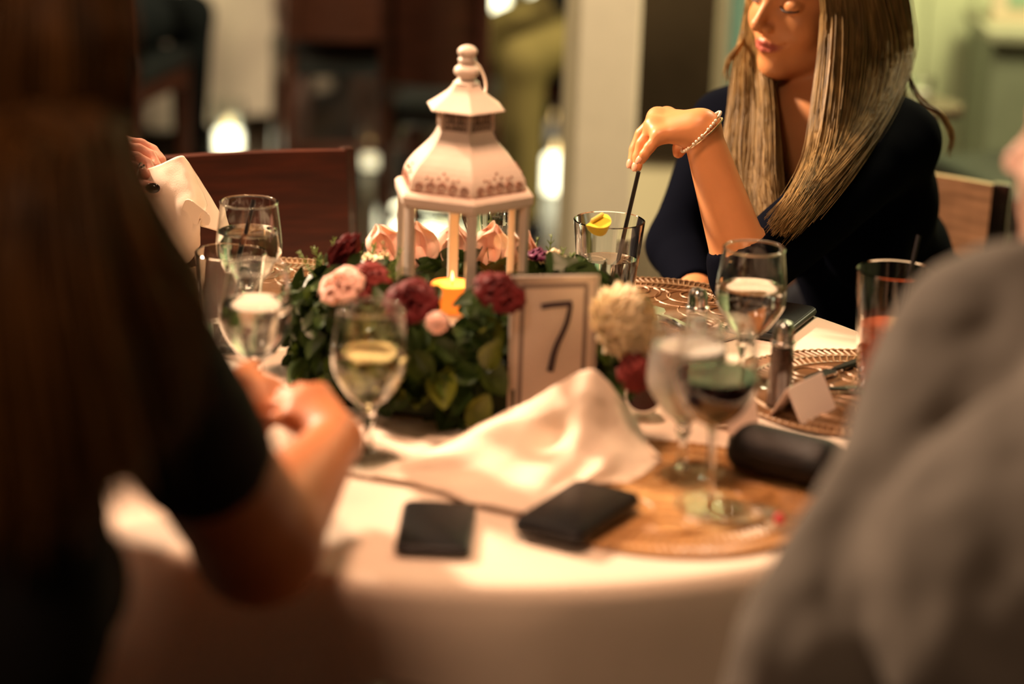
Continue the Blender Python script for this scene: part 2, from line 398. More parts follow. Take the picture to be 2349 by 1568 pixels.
def head_sdf(F, o, M, s=1.0, closed_eyes=True, hairk=False):
    """o: head centre at eye level; M columns = subject's left, forward, up"""
    h = lambda x, y, z: o + M @ (np.array([x, y, z]) * s)
    F.ell(h(0, -.014, .030), np.array([.071, .092, .080]) * s, M, .02)
    F.ell(h(0, .022, -.030), np.array([.058, .066, .078]) * s, M, .02)
    for q in (-1, 1):
        F.cap(h(q * .046, .000, -.058), h(q * .010, .060, -.094), .022 * s, .017 * s, .022)      # jaw
        F.ell(h(q * .036, .052, -.038), np.array([.024, .022, .024]) * s, M, .018)              # cheek
        F.cap(h(q * .040, .060, .022), h(q * .008, .074, .018), .010 * s, .010 * s, .014)        # brow
    F.ell(h(0, .066, -.097), np.array([.019, .016, .016]) * s, M, .014)                          # chin
    F.ell(h(0, .071, -.062), np.array([.026, .018, .022]) * s, M, .012)                          # muzzle
    for q in (-1, 1):
        F.ell(h(q * .033, .086, -.001), np.array([.017, .013, .011]) * s, M, .012, 's')          # socket
        F.ell(h(q * .032, .0665, -.001), np.array([.0155, .0125, .0115]) * s, M, .004)           # lidded eye
    F.cap(h(0, .079, .006), h(0, .102, -.028), .0068 * s, .0085 * s, .010)                       # nose
    F.ell(h(0, .1035, -.0315), np.array([.0088, .0085, .0080]) * s, M, .006)
    for q in (-1, 1): F.ell(h(q * .0115, .092, -.0360), np.array([.0066, .0090, .0065]) * s, M, .005)
    F.cap(h(0, .096, -.041), h(0, .088, -.044), .0035 * s, .003 * s, .004)
    for q in (-1, 1): F.ell(h(q * .0065, .0965, -.0425), np.array([.0032, .0050, .0030]) * s, M, .002, 's')
    # lips
    up = [(-.025, .0735, -.0585), (-.013, .0850, -.0595), (-.004, .0890, -.0580), (0, .0885, -.0590), (.004, .0890, -.0580), (.013, .0850, -.0595), (.025, .0735, -.0585)]
    lo = [(-.023, .0735, -.0620), (-.012, .0840, -.0675), (0, .0870, -.0692), (.012, .0840, -.0675), (.023, .0735, -.0620)]
    F.poly([h(*p) for p in up], np.array([.0018, .0036, .0040, .0036, .0040, .0036, .0018]) * s, .003)
    F.poly([h(*p) for p in lo], np.array([.0020, .0048, .0055, .0048, .0020]) * s, .003)
    ln = [(-.037, .0690, -.0510), (-.027, .0775, -.0590), (-.012, .0895, -.0632), (0, .0930, -.0635), (.012, .0895, -.0632), (.027, .0775, -.0590), (.037, .0690, -.0510)]
    F.poly([h(*p) for p in ln], np.array([.0012, .0016, .0018, .0018, .0018, .0016, .0012]) * s, .002, 's')
    for q in (-1, 1):                                                                            # ears
        F.ell(h(q * .074, -.008, -.006), np.array([.007, .017, .030]) * s, M, .006)
        F.ell(h(q * .081, -.004, -.004), np.array([.004, .009, .016]) * s, M, .003, 's')
    return h

def lip_attr(V, o, M, s=1.0):
    q = (V - o) @ M / s
    d = np.sqrt((q[:, 0] / .025) ** 2 + ((q[:, 2] + .0628) / .0095) ** 2)
    return np.clip((1.15 - d) / .35, 0, 1) * (q[:, 1] > .070)

def hand_sdf(F, wrist, mcp, pip, dip, tip, thumb, k=.012, r=.0085, fs=1.0):
    """continuous palm with five separate fingers; lists run index..little finger"""
    rr = [r, r * 1.04, r * .98, r * .86]
    for i in range(4): F.cap(wrist, mcp[i], .019 * fs, rr[i] * 1.30, .014)
    for i in range(3): F.cap(mcp[i], mcp[i + 1], rr[i] * 1.2, rr[i + 1] * 1.2, .010)
    for i in range(4):
        F.cap(mcp[i], pip[i], rr[i] * 1.08, rr[i], .0045); F.cap(pip[i], dip[i], rr[i], rr[i] * .9, .0022); F.cap(dip[i], tip[i], rr[i] * .9, rr[i] * .74, .0022)
    F.cap(wrist, thumb[0], .018 * fs, r * 1.5, .012); F.cap(thumb[0], thumb[1], r * 1.45, r * 1.15, .006); F.cap(thumb[1], thumb[2], r * 1.12, r * .9, .003)

def relaxed_hand(F, wrist, direction, palm_down=(0, 0, -1), side=1, L=.17, k=.012):
    """default slightly curled hand; side=+1 puts the thumb on +x of the frame"""
    d = nrm(direction); n = nrm(np.array(palm_down) - d * (np.array(palm_down) @ d)); x = np.cross(d, n) * side
    mcp = [wrist + d * L * .52 + x * q for q in (.026, .008, -.010, -.027)]
    pip = [m + d * L * w * .9 + n * .010 for m, w in zip(mcp, (.24, .26, .24, .19))]
    dip = [m + d * L * w * .7 + n * .016 for m, w in zip(pip, (.15, .17, .16, .12))]
    tip = [m + d * L * w * .5 + n * .014 for m, w in zip(dip, (.13, .14, .13, .11))]
    th = [wrist + d * L * .22 + x * .032 + n * .008, wrist + d * L * .40 + x * .050 + n * .014, wrist + d * L * .54 + x * .052 + n * .020]
    hand_sdf(F, wrist, mcp, pip, dip, tip, th)

def catmull(p, t):
    p = np.asarray(p); m = len(p) - 1; i = min(int(t * m), m - 1); f = t * m - i
    q = [p[max(i - 1, 0)], p[i], p[i + 1], p[min(i + 2, m)]]
    return .5 * (2 * q[1] + (q[2] - q[0]) * f + (2 * q[0] - 5 * q[1] + 4 * q[2] - q[3]) * f * f + (3 * q[1] - q[0] - 3 * q[2] + q[3]) * f ** 3)
def strands(name, sheets, mat, parent, nseg=16, wd_=.0012, seed=1, wav=.003):
    """sheets: (guides, count, spread). guides = list of polylines in world space; strands run between neighbours"""
    g = np.random.default_rng(seed); VV = []; FF = []; base = 0
    for guides, cnt, spread in sheets:
        G = np.array([cr(q, nseg) for q in guides])                # n,nseg,3
        n = len(G); u = g.random(cnt) * (n - 1 - 1e-6); i = u.astype(int); f = (u - i)[:, None, None]; f = f * f * (3 - 2 * f)
        Pth = G[i] * (1 - f) + G[np.minimum(i + 1, n - 1)] * f
        t = np.linspace(0, 1, nseg)[None, :, None]
        off = g.normal(size=(cnt, 1, 3)) * spread * (.35 + .65 * t)
        cl = g.integers(0, 40, cnt); clo = g.normal(size=(40, 1, 3))[cl] * spread * .8 * t
        ph = g.random((cnt, 1, 3)) * 6.28; wv = np.sin(t * g.uniform(3, 8, (cnt, 1, 1)) + ph) * wav * t
        Pth = Pth + off + clo + wv
        tl = (1 - g.random(cnt) ** 3 * .28)[:, None, None]          # uneven ends
        idx = t * tl * (nseg - 1); i0 = np.clip(idx.astype(int), 0, nseg - 2); fr = idx - i0
        Q = np.take_along_axis(Pth, np.repeat(i0, 3, 2), 1) * (1 - fr) + np.take_along_axis(Pth, np.repeat(i0 + 1, 3, 2), 1) * fr
        tan = np.gradient(Q, axis=1); tan /= np.linalg.norm(tan, axis=2, keepdims=True) + 1e-9
        a = g.normal(size=(cnt, 1, 3)); s1 = np.cross(tan, a); s1 /= np.linalg.norm(s1, axis=2, keepdims=True) + 1e-9; s2 = np.cross(tan, s1)
        w = wd_ * g.uniform(.6, 1.4, (cnt, 1, 1)) * (1 - .75 * t ** 3)
        ring = np.stack([Q + s1 * w, Q - s1 * w * .5 + s2 * w * .86, Q - s1 * w * .5 - s2 * w * .86], 2)  # cnt,nseg,3,3
        VV.append(ring.reshape(-1, 3))
        b = base + (np.arange(cnt) * nseg * 3)[:, None, None] + (np.arange(nseg - 1) * 3)[None, :, None]
        k = np.arange(3)[None, None, :]; k2 = (k + 1) % 3
        FF.append(np.stack([b + k, b + k2, b + k2 + 3, b + k + 3], -1).reshape(-1, 4)); base += cnt * nseg * 3
    o = mk(name, np.concatenate(VV), np.concatenate(FF), mat, parent); return o

def seated_person(label, pos, fwd, mats, res=.011, over=None, headM=None, female=True, group=None, hair_long=True, arm=True, bodyres=None, name='person', seat=.46, hair_obj=True, legs=True, hem=None):
    """a whole seated figure. mats: skin, top, trousers, hair. over: joints measured in the photograph replace the default ones"""
    pos = np.array(pos, float); f = nrm(fwd); l = np.cross([0, 0, 1.0], f); Z = np.array([0, 0, 1.0])
    L = lambda x, y, z: np.array([pos[0], pos[1], 0]) + l * x + f * y + Z * z
    J = dict(pel=L(0, 0, seat + .10), wai=L(0, .01, seat + .27), che=L(0, .02, seat + .44), nek=L(0, .01, seat + .60), hed=L(0, .04, seat + .775),
             shL=L(.165, 0, seat + .545), shR=L(-.165, 0, seat + .545), elL=L(.22, .10, seat + .28), elR=L(-.22, .10, seat + .28),
             wrL=L(.12, .30, seat + .26), wrR=L(-.12, .30, seat + .26),
             knL=L(.11, .44, seat + .03), knR=L(-.11, .44, seat + .03), anL=L(.11, .42, .09), anR=L(-.11, .42, .09))
    if over: J.update({k: np.array(v, float) for k, v in over.items() if k in J})
    over = over or {}
    root = empty(name, (pos[0], pos[1], 0.0), label, 'person', group)
    M = headM if headM is not None else np.stack([l, f, Z], 1)
    allp = np.array(list(J.values())); lo = allp.min(0) - .22; hi = allp.max(0) + .2; lo[2] = .45
    h = bodyres or res
    wsh = np.linalg.norm(J['shL'] - J['shR']); tl = nrm(J['shL'] - J['shR']); tu = nrm(J['nek'] - J['pel']); tf = nrm(np.cross(tl, tu)) * 1.0
    tf = tf if tf @ f > 0 else -tf
    MT = np.stack([tl, tf, np.cross(tl, tf)], 1)
    def torso(F, e, k=.05):
        e = e * over.get('infl', 1.0)
        b = .9 if female else 1.05
        F.ell(J['pel'], np.array([.165 * b, .12, .12]) + e, MT, k)
        F.cap(J['pel'], J['wai'], .11 * b + e, .095 * b + e, k)
        F.ell(J['wai'], np.array([.125 * b, .095, .12]) + e, MT, k)
        F.ell(J['che'], np.array([.145 * b, .105, .15]) + e, MT, k)
        F.cap(J['shL'] * .8 + J['shR'] * .2, J['shR'] * .8 + J['shL'] * .2, .062 * b + e, .062 * b + e, k)
        if female:
            for q in (-1, 1): F.ell(J['che'] + tl * q * .065 + tf * .085 - Z * .01, np.array([.055, .05, .055]) + e, MT, .03)
        F.cap(J['nek'] - tu * .03, J['nek'] + tu * .01, .06 + e * .5, .05 + e * .5, k)
    def arms(F, e, upto=1.0, k=.02, sc2=1.0):
        er = over.get('elr', 1.0)
        for q in 'LR':
            sh, el, wr = J['sh' + q], J['el' + q], J['wr' + q]
            F.cap(sh, el, (.052 if female else .060) * sc2 + e, (.041 if female else .047) * sc2 * er + e, .035)
            if upto > 0: F.cap(el, el + (wr - el) * min(upto, 1), (.041 if female else .046) * sc2 * er + e, ((.041 + (.024 - .041) * upto) if female else (.046 + (.029 - .046) * upto)) * sc2 + e, k)
    # ---- skin, one continuous surface
    F = Fld(lo, hi, h); torso(F, 0)
    F.cap(J['nek'] - tu * .02, J['hed'] + M @ np.array([0, -.025, -.07]), .052, .050, .03)
    arms(F, 0, 1.0, sc2=over.get('armscale', 1.0))
    head_sdf(F, J['hed'], M)
    for q in 'LR':
        hs = over.get('hand' + q)
        if hs: hand_sdf(F, J['wr' + q], *hs)
        else: relaxed_hand(F, J['wr' + q], (J['wr' + q] - J['el' + q]) + f * .05, side=(1 if q == 'L' else -1))
    V, Fc = F.mesh(); del F
    mk('body', V, Fc, mats[0], root, attr=('lip', lip_attr(V, J['hed'], M)))
    # ---- top
    sleeve = over.get('sleeve', 1.0)
    F = Fld(lo, hi, max(res, .005)); torso(F, .009)
    s2 = over.get('armscale', 1.0)
    for q in 'LR':
        sv = sleeve[q] if isinstance(sleeve, dict) else sleeve
        sh, el, wr = J['sh' + q], J['el' + q], J['wr' + q]
        loose = over.get('loose', .010); r1 = (.052 if female else .060) * s2 + loose; r2 = (.041 if female else .047) * s2 + loose
        if sv <= .5:
            e2 = sh + (el - sh) * sv * 2; F.cap(sh, e2, r1, r1 + (r2 - r1) * sv * 2 + .004, .035)
            d = nrm(el - sh); F.ell(e2 + d * .09, (.085, .085, .085), None, .006, 's')
        else:
            F.cap(sh, el, r1, r2, .035); fr = (sv - .5) * 2; w2 = el + (wr - el) * fr
            F.cap(el, w2, r2, r2 * (1 - .35 * fr), .02)
            d = nrm(wr - el); F.ell(w2 + d * .055, (.05, .05, .05), None, .005, 's')
    if over.get('vneck'):
        vt = J['nek'] + tf * .05; F.cap(vt + Z * .04, J['che'] + tf * .13 - Z * .03, .062, .012, .01, 's')
        F.cap(J['nek'], J['nek'] + tu * .12, .075, .08, .01, 's')
    else:
        F.cap(J['nek'] + tu * .045, J['nek'] + tu * .16, .066, .07, .008, 's')
    V, Fc = F.mesh(); del F
    if over.get('wrinkle', .004): V = wrinkle(V, over.get('wrinkle', .004), 9, (1, 1, .6)); V = wrinkle(V, over.get('wrinkle', .004) * .35, 26)
    mk(over.get('topname', 'top'), V, Fc, mats[1], root)
    # ---- trousers or skirt, feet
    if legs:
        lo2 = np.minimum(np.minimum(J['pel'], J['knL']), J['knR']) - .2; hi2 = np.maximum(np.maximum(J['pel'], J['knL']), J['knR']) + .2; lo2[2] = -.01
        lo2 = np.minimum(lo2, np.minimum(J['anL'], J['anR']) - .2); hi2 = np.maximum(hi2, np.maximum(J['anL'], J['anR']) + .22); lo2[2] = -.02
        F = Fld(lo2, hi2, .014); F.ell(J['pel'], np.array([.172, .13, .125]), MT, .04)
        for q, sg in (('L', 1), ('R', -1)):
            F.cap(J['pel'] + l * .085 * sg - Z * .02, J['kn' + q], .085, .062, .03); F.cap(J['kn' + q], J['an' + q], .062, .045, .02)
        V, Fc = F.mesh(); mk('trousers', V, Fc, mats[2], root); del F
        for q in 'LR':
            F = Fld(J['an' + q] - .25, J['an' + q] + .25, .012); a = J['an' + q]; b = np.array([a[0], a[1], .035])
            F.cap(a - Z * .02, b - f * .03, .04, .034, .02); F.cap(b - f * .03, b + f * .15, .034, .028, .02); F.cutz(0.0, False)
            V, Fc = F.mesh(); V[:, 2] = np.maximum(V[:, 2], 0.002); mk('shoe', V, Fc, darkjean, root)
    # ---- hair
    hc = J['hed']
    if hair_obj:
        hp = lambda x, y, z: hc + M @ np.array([x, y, z])
        F = Fld(hc - .35, hc + .25, .008)
        F.ell(hp(0, -.022, .036), (.082, .096, .090), M, .02)
        if hair_long:
            F.cap(hp(0, -.07, .0), hp(0, -.085, -.16), .065, .060, .03)
            for q in (-1, 1): F.cap(hp(q * .065, -.02, .0), hp(q * .085, -.03, -.17), .028, .030, .03)
        else:
            F.cap(hp(0, -.05, .0), hp(0, -.045, -.07), .065, .05, .03)
        F.ell(hp(0, .095, -.035), (.064, .075, .088), M, .012, 's')
        V, Fc = F.mesh(); V = wrinkle(V, .006, 22, (1, 1, .25)); mk('hair', V, Fc, mats[3], root)
    return root, J, M, MT, tf

# ================================================================== SETTING
def struct(name, g, mat, parent=None, **k): return tag(mk(name, g[0], g[1], mat, parent, smooth=False, **k), kind='structure')
fl = struct('floor', xf(g_box((9.0, 11.0, .1)), None, (0, 4.0, -.05)), floor_m)
for i in range(22):                                   # boards far back where the floor shows between the chairs
    pl = mk('plank', *xf(g_box((.145, 3.6, .012)), None, (-2.4 + i * .155, 7.2, .004)), floor_m, fl, smooth=False)
struct('ceiling', xf(g_box((9.0, 11.0, .1)), None, (0, 4.0, 3.05)), ceil_m)
YB = 6.30
struct('wall_back', xf(g_box((4.2, .12, 3.0)), None, (.42 + 2.1 + .0, YB + .06, 1.5)), wallg)
struct('wall_far', xf(g_box((5.2, .12, 3.0)), None, (-1.9, 9.3, 1.5)), floor_m)
struct('wall_left', xf(g_box((.12, 11.0, 3.0)), None, (-4.5, 4.0, 1.5)), ceil_m)
struct('wall_right', xf(g_box((.12, 11.0, 3.0)), None, (4.5, 4.0, 1.5)), wallg)
struct('wall_front', xf(g_box((9.0, .12, 3.0)), None, (0, -1.5, 1.5)), ceil_m)
struct('baseboard_back', xf(g_box((4.2, .03, .16), .004), None, (.42 + 2.1, YB - .017, .08)), trimc)
# glazed door in the back wall, its casing and the teal board beside it
dr = struct('door_1', xf(g_box((.36, .05, 2.05)), None, (.405, YB - .03, 1.03)), trimc)
for zc, hh in ((.47, .50), (1.10, .60), (1.72, .52)):
    mk('pane', *xf(g_box((.24, .012, hh), .003), None, (.385, YB - .060, zc)), night, dr, smooth=False)
mk('door_edge', *xf(g_box((.040, .03, 2.0), .004), None, (.555, YB - .070, 1.03)), tealp, dr, smooth=False)
struct('trim_1', xf(g_box((.075, .05, 2.15), .006), None, (.622, YB - .04, 1.075)), trimc)
# painted boards on the wall
for i in range(11):
    x = .755 + i * .118
    mk('board', *xf(g_box((.1135, .018, 2.6), .004), None, (x, YB - .012, 1.46)), wallt if i in (0, 1) else wallg, bpy.data.objects['wall_back'], smooth=False)
# square cream pillar
pp = P(1372, 300, 4.95)
pil = struct('trim_2', xf(g_box((.128, .128, 3.0), .006), rz(.22), (pp[0], pp[1], 1.5)), trimc)
mk('plinth', *xf(g_box((.15, .15, .12), .006), rz(.22), (pp[0], pp[1], .06)), trimc, pil, smooth=False)

# ================================================================== TABLE
TC = np.array([-.033, 2.645]); TR = .572
tb = empty('round_table', (TC[0], TC[1], 0), 'round dining table hidden under the white cloth in the foreground', 'table')
mk('tabletop', *xf(g_lathe([(1e-4, .712), (TR - .015, .712), (TR - .008, .728), (TR - .015, .744), (1e-4, .744)], 64), None, (*TC, 0)), mahog_d, tb)
mk('pedestal', *xf(g_lathe([(.04, .05), (.05, .1), (.035, .2), (.045, .5), (.12, .70), (.12, .712)], 24), None, (*TC, 0)), mahog_d, tb)
for k in range(4): mk('leg', *xf(g_tube([(0, 0, .09), (.14, 0, .07), (.27, 0, .03)], [.03, .026, .018], 8), rz(k * PI / 2 + .4), (*TC, 0)), mahog_d, tb)
NA = 288
prof = []
V = []; 
rings = [(r_, 0) for r_ in np.linspace(.02, TR - .03, 14)] + [(TR - .018, .0), (TR - .008, .0015), (TR - .001, .006), (TR + .004, .016)]
nsk = 26
for (r_, dz) in rings:
    for j in range(NA):
        a = 2 * PI * j / NA; x = TC[0] + r_ * math.cos(a); y = TC[1] + r_ * math.sin(a)
        V.append((x, y, .750 - dz + (.0009 * noise.noise(Vector((x * 5, y * 5, 0))) if dz == 0 else 0)))
for i in range(1, nsk + 1):
    t = i / nsk; z = .734 - t * .70
    for j in range(NA):
        a = 2 * PI * j / NA
        ph = a * 11 + 1.1 * math.sin(a * 3 + 1) + .5 * math.sin(a * 5)
        s_ = math.sin(ph); fold = (abs(s_) ** .7) * (1 if s_ > 0 else -.55)
        amp = .078 * t ** .8
        r_ = TR + .006 + .062 * t + amp * fold + .006 * t * noise.noise(Vector((a * 6, t * 3, 2)))
        V.append((TC[0] + r_ * math.cos(a), TC[1] + r_ * math.sin(a), z))
nr = len(rings) + nsk
F = [(i * NA + j, i * NA + (j + 1) % NA, (i + 1) * NA + (j + 1) % NA, (i + 1) * NA + j) for i in range(nr - 1) for j in range(NA)]
F.append(tuple(range(NA))[::-1])
F = [tuple(reversed(q)) for q in F]
tc_ = mk('tablecloth', V, F, cloth)
tag(tc_, 'white linen cloth draped over the round foreground table in loose folds', 'tablecloth')

# ================================================================== PLACEMATS
def placemat(c, label, baseM, r=.165, seed=0, detail=1.0, cordM=None):
    cordM = cordM or matcord
    z0 = .7512; o = empty('placemat', (c[0], c[1], z0), label, 'placemat', 'round placemats on the foreground table')
    mk('base', *xf(g_lathe([(1e-4, 0), (r, 0), (r + .001, .0012), (r - .001, .0022), (1e-4, .0022)], 96), None, (c[0], c[1], z0)), baseM, o)
    def cord(rad, w, beads):
        n = beads * 4; pts = []; rr = []
        for k in range(n):
            a = 2 * PI * k / n; pts.append((c[0] + rad * math.cos(a), c[1] + rad * math.sin(a), z0 + .0026)); rr.append(w * (.55 + .55 * abs(math.sin(a * beads / 2))))
        V, F = g_tube(pts, rr, 5, closed=True); return mk('cord', V, F, cordM, o)
    for rad, w, b in ((r - .002, .0022, 110), (r - .024, .0017, 100), (r - .027, .0017, 100), (r - .050, .0016, 84)): cord(rad, w, b)
    for rad0, rad1, m in ((r - .022, r - .005, 120), (r - .048, r - .029, 96)):      # two rings of fine ribs
        mb = MB()
        for k in range(m):
            a = 2 * PI * k / m; a2 = a + .035 * (1 if rad0 > r - .03 else -1)
            mb.add(*g_tube([(c[0] + rad0 * math.cos(a), c[1] + rad0 * math.sin(a), z0 + .0022), (c[0] + rad1 * math.cos(a2), c[1] + rad1 * math.sin(a2), z0 + .0028)], .0013, 4))
        tag(mb.build('rib_ring', cordM, o), kind='stuff')
    for k in range(7):                                                                # overlapping loops
        a0 = 2 * PI * k / 7 + seed; cc = np.array([c[0] + .072 * math.cos(a0), c[1] + .072 * math.sin(a0)])
        for q, (ra, dz) in enumerate(((.041, .0030), (.030, .0036), (.018, .0040))):
            pts = []; rr = []; n = int(ra * 2600)
            sh = (.041 - ra) * .8
            for i in range(n):
                a = 2 * PI * i / n; pts.append((cc[0] + sh * math.cos(a0) + ra * math.cos(a), cc[1] + sh * math.sin(a0) + ra * math.sin(a), z0 + dz - .0008)); rr.append(.0013 * (.6 + .5 * abs(math.sin(i * PI / 2.2))))
            mk('loop', *g_tube(pts, rr, 4, closed=True), cordM, o)
    return o
pm_front = placemat((.165, 2.325), 'tan woven placemat under the wine glass and phone at the near edge', matwood, seed=.2, cordM=matwood)
pm_far = placemat(tuple(T(1500, 715)[:2]), 'bronze looped placemat behind the water tumbler with the lemon', matbase, r=.150, seed=.9)
pm_right = placemat(tuple(T(1985, 905)[:2]), 'bronze looped placemat under the cutlery and red drink', matbase, seed=.5)
pm_left = placemat(tuple(T(640, 668)[:2]), 'bronze looped placemat behind the water goblet by the napkin', matbase, r=.150, seed=.1)

# ================================================================== GLASSWARE
def goblet(px, py, label, fill, liquid, rimr=.0345, H=.165, maxr=.0405, group='stemmed water goblets on the foreground table', name='goblet', xy=None, z0=.7515, cat='glass'):
    c = np.array(xy) if xy is not None else T(px, py, z0)[:2]
    o = empty(name, (c[0], c[1], z0), label, cat, group)
    s = H / .165; w = .0011
    bz = .062 * s
    mk('foot', *xf(g_lathe([(1e-4, 0), (.033, 0), (.0335, .0012), (.031, .0028), (.018, .0048), (.0075, .0080), (1e-4, .0082)], 48), None, (c[0], c[1], z0)), foot_m, o)
    outer = [(1e-4, .0083), (.0072, .0084), (.0050, .016), (.0046, .030), (.0050, .042), (.0085, .050), (.0060, .0545 * s)]
    bowl = [(.012, bz + .000), (.022, bz + .008 * s), (.032, bz + .022 * s), (maxr - .002, bz + .036 * s), (maxr, bz + .048 * s), (maxr - .001, bz + .064 * s), (maxr * .4 + rimr * .6, bz + .085 * s), (rimr, H)]
    bo = cr([(a, b, 0) for a, b in bowl], 26)[:, :2]
    inner = [(max(a - w, 1e-4), b + (.0025 if i < 3 else 0)) for i, (a, b) in enumerate(bo)]
    rim = [(rimr - .0004 + .0015 * math.cos(q), H + .0010 + .0015 * math.sin(q)) for q in np.linspace(-.9, PI + .9, 10)]
    prof = outer + [tuple(q) for q in bo] + rim + inner[::-1] + [(1e-4, bz + .0035)]
    mk('bowl', *xf(g_lathe(prof, 56), None, (c[0], c[1], z0)), glass, o)
    if fill:
        zl = bz + fill * (H - bz); q = [(a - .0002, b) for a, b in inner if b < zl]
        rl = np.interp(zl, [b for a, b in inner], [a for a, b in inner]) - .0002
        lp = [(1e-4, bz + .0038)] + q + [(rl, zl), (rl - .001, zl - .0004), (1e-4, zl - .0005)]
        mk('drink', *xf(g_lathe(lp, 56), None, (c[0], c[1], z0)), liquid, o)
    return o, c
goblet(845, 1052, 'goblet of white wine in front of the green foliage', .55, wwine, group=None)
goblet(588, 942, 'water goblet with sparkling bowl at left beside the reaching hand', .62, water)
goblet(571, 765, 'water goblet in front of the mahogany chair back', .66, water)
goblet(1124, 776, 'water goblet seen behind the lantern', .66, water, xy=tuple(P(1128, 560, 3.16)[:2]))
goblet(1710, 882, 'half full water goblet in front of the blonde woman in navy', .56, water, rimr=.0355, maxr=.0415)
goblet(1562, 1088, 'water goblet painted milky for refracted linen behind the red wine glass', .78, palew, rimr=.036, maxr=.043)
def wineglass():
    c = T(1624, 1163, .7545)[:2]; z0 = .7575; o = empty('wine_glass', (c[0], c[1], z0), 'tall glass of red wine standing on the tan placemat', 'glass')
    mk('foot', *xf(g_lathe([(1e-4, 0), (.036, 0), (.0365, .001), (.03, .0025), (.012, .004), (.0046, .0085), (1e-4, .0086)], 48), None, (*c, z0)), foot_m, o)
    prof = [(1e-4, .0087), (.0045, .009), (.0036, .03), (.0036, .070), (.0055, .082)]
    bowl = cr([(.006, .084, 0), (.022, .094, 0), (.036, .112, 0), (.0425, .130, 0), (.0415, .152, 0), (.037, .176, 0), (.034, .192, 0)], 26)[:, :2]
    inner = [(max(a - .001, 1e-4), b + (.002 if i < 3 else 0)) for i, (a, b) in enumerate(bowl)]
    mk('bowl', *xf(g_lathe(prof + [tuple(q) for q in bowl] + [(.0336, .1928)] + inner[::-1] + [(1e-4, .0885)], 56), None, (*c, z0)), glass, o)
    zl = .139; q = [(a - .0002, b) for a, b in inner if b < zl]; rl = np.interp(zl, [b for a, b in inner], [a for a, b in inner]) - .0002
    mk('wine', *xf(g_lathe([(1e-4, .0888)] + q + [(rl, zl), (1e-4, zl - .0003)], 56), None, (*c, z0)), rwine, o)
wineglass()
def tumbler(c, z0, label, H, r0, r1, fill, liquid, wall=.0030, group=None):
    o = empty('tumbler', (c[0], c[1], z0), label, 'glass', group)
    prof = [(1e-4, 0), (r0 - .002, 0), (r0, .002), (r1, H - .001), (r1 - wall * .5, H), (r1 - wall, H - .001), (r0 - wall, .010), (r0 - .006, .008), (1e-4, .008)]
    V, F = g_lathe(prof, 56); mk('wall', *xf((V, F), None, (*c, z0)), glass, o)
    if fill:
        zl = H * fill; rr = lambda z: r0 - wall + (r1 - r0) * (z - .01) / (H - .01) - .0002
        mk('drink', *xf(g_lathe([(1e-4, .0085), (r0 - .0065, .0085), (rr(.0105), .0105), (rr(zl), zl), (1e-4, zl - .0003)], 56), None, (*c, z0)), liquid, o)
    return o
def straw(a, b, label):
    a = np.array(a); b = np.array(b); d = nrm(b - a)
    V, F = g_tube([a, a + (b - a) * .5, b], .0027, 10, caps=False); n = len(V); Vi, Fi = g_tube([a, a + (b - a) * .5, b], .0021, 10, caps=False)
    mb = MB(); mb.add(V, F); mb.add(Vi, [tuple(reversed(q)) for q in Fi])
    ring = lambda o_, k: [(o_ + i, o_ + (i + 1) % 10, n + o_ + (i + 1) % 10, n + o_ + i) for i in range(10)]
    mb.F += ring(0, 0); mb.F += [tuple(reversed(q)) for q in ring(20, 0)]
    tag(mb.build('straw', strawm, loc=a), label, 'straw'); return
c1 = T(1398, 503, .8795)[:2]
tumbler(c1, .7515, 'clear tumbler with a lemon wedge on its rim and a black straw', .128, .032, .0455, .62, water)
straw([c1[0] + .002, c1[1] + .004, .7625], P(1465, 393, 3.03), 'black straw leaning out of the tumbler under the woman\'s fingertips')
# lemon wedge, cut face towards the lens, hooked on the rim
lo_ = P(1380, 518, 2.985); lw = empty('lemon_wedge', lo_, 'yellow lemon wedge hooked on the rim of the clear tumbler', 'lemon')
Vw = []; Fw = []
nw = 14
for s_ in range(5):
    tt = (s_ - 2) / 2
    for k in range(nw):
        a = PI * k / (nw - 1); Vw.append((.0145 * math.cos(a), tt * .008 * max(math.sin(a), 0) ** .6, .0105 - .018 * math.sin(a)))
for s_ in range(4):
    for k in range(nw - 1): Fw.append((s_ * nw + k, s_ * nw + k + 1, (s_ + 1) * nw + k + 1, (s_ + 1) * nw + k))
Fw.append(tuple(range(nw))[::-1]); Fw.append(tuple(4 * nw + k for k in range(nw))); Fw += [(s_ * nw, (s_ + 1) * nw, (s_ + 1) * nw + nw - 1, s_ * nw + nw - 1) for s_ in range(4)]
MLw = rz(.35) @ rx(-.9) @ ry(-.5)
mk('rind', *xf((np.array(Vw) * 1.15, Fw), MLw, lo_), lemon, lw)
mk('flesh', *xf(g_box((.021, .0172, .004), .0015), MLw, lo_ + MLw @ np.array([0, 0, .0100])), lemonp, lw)
c2 = T(530, 576, .8695)[:2]
tumbler(c2, .7515, 'empty looking clear tumbler between the two left water goblets', .118, .031, .043, .30, water)
straw([c2[0] - .012, c2[1] + .008, .7625], P(582, 458, 2.93), 'black straw rising from the tumbler between the left goblets')
c3 = T(2056, 618, .9055)[:2]
tumbler(c3, .7555, 'tumbler of orange red drink beside the man in the grey shirt', .150, .034, .0455, .56, redpunch)
straw([c3[0] - .002, c3[1], .7645], P(2108, 540, 2.82), 'black straw in the orange red drink')
ic = np.array([c3[0] - .008, c3[1] - .008, .7555 + .070])
tag(mk('ice_cube', *xf(g_box((.021, .021, .019), .004), rz(.4) @ rx(.3), ic), glass, loc=ic - [0, 0, .01]), 'clear ice cube floating in the orange red drink', 'ice cube')

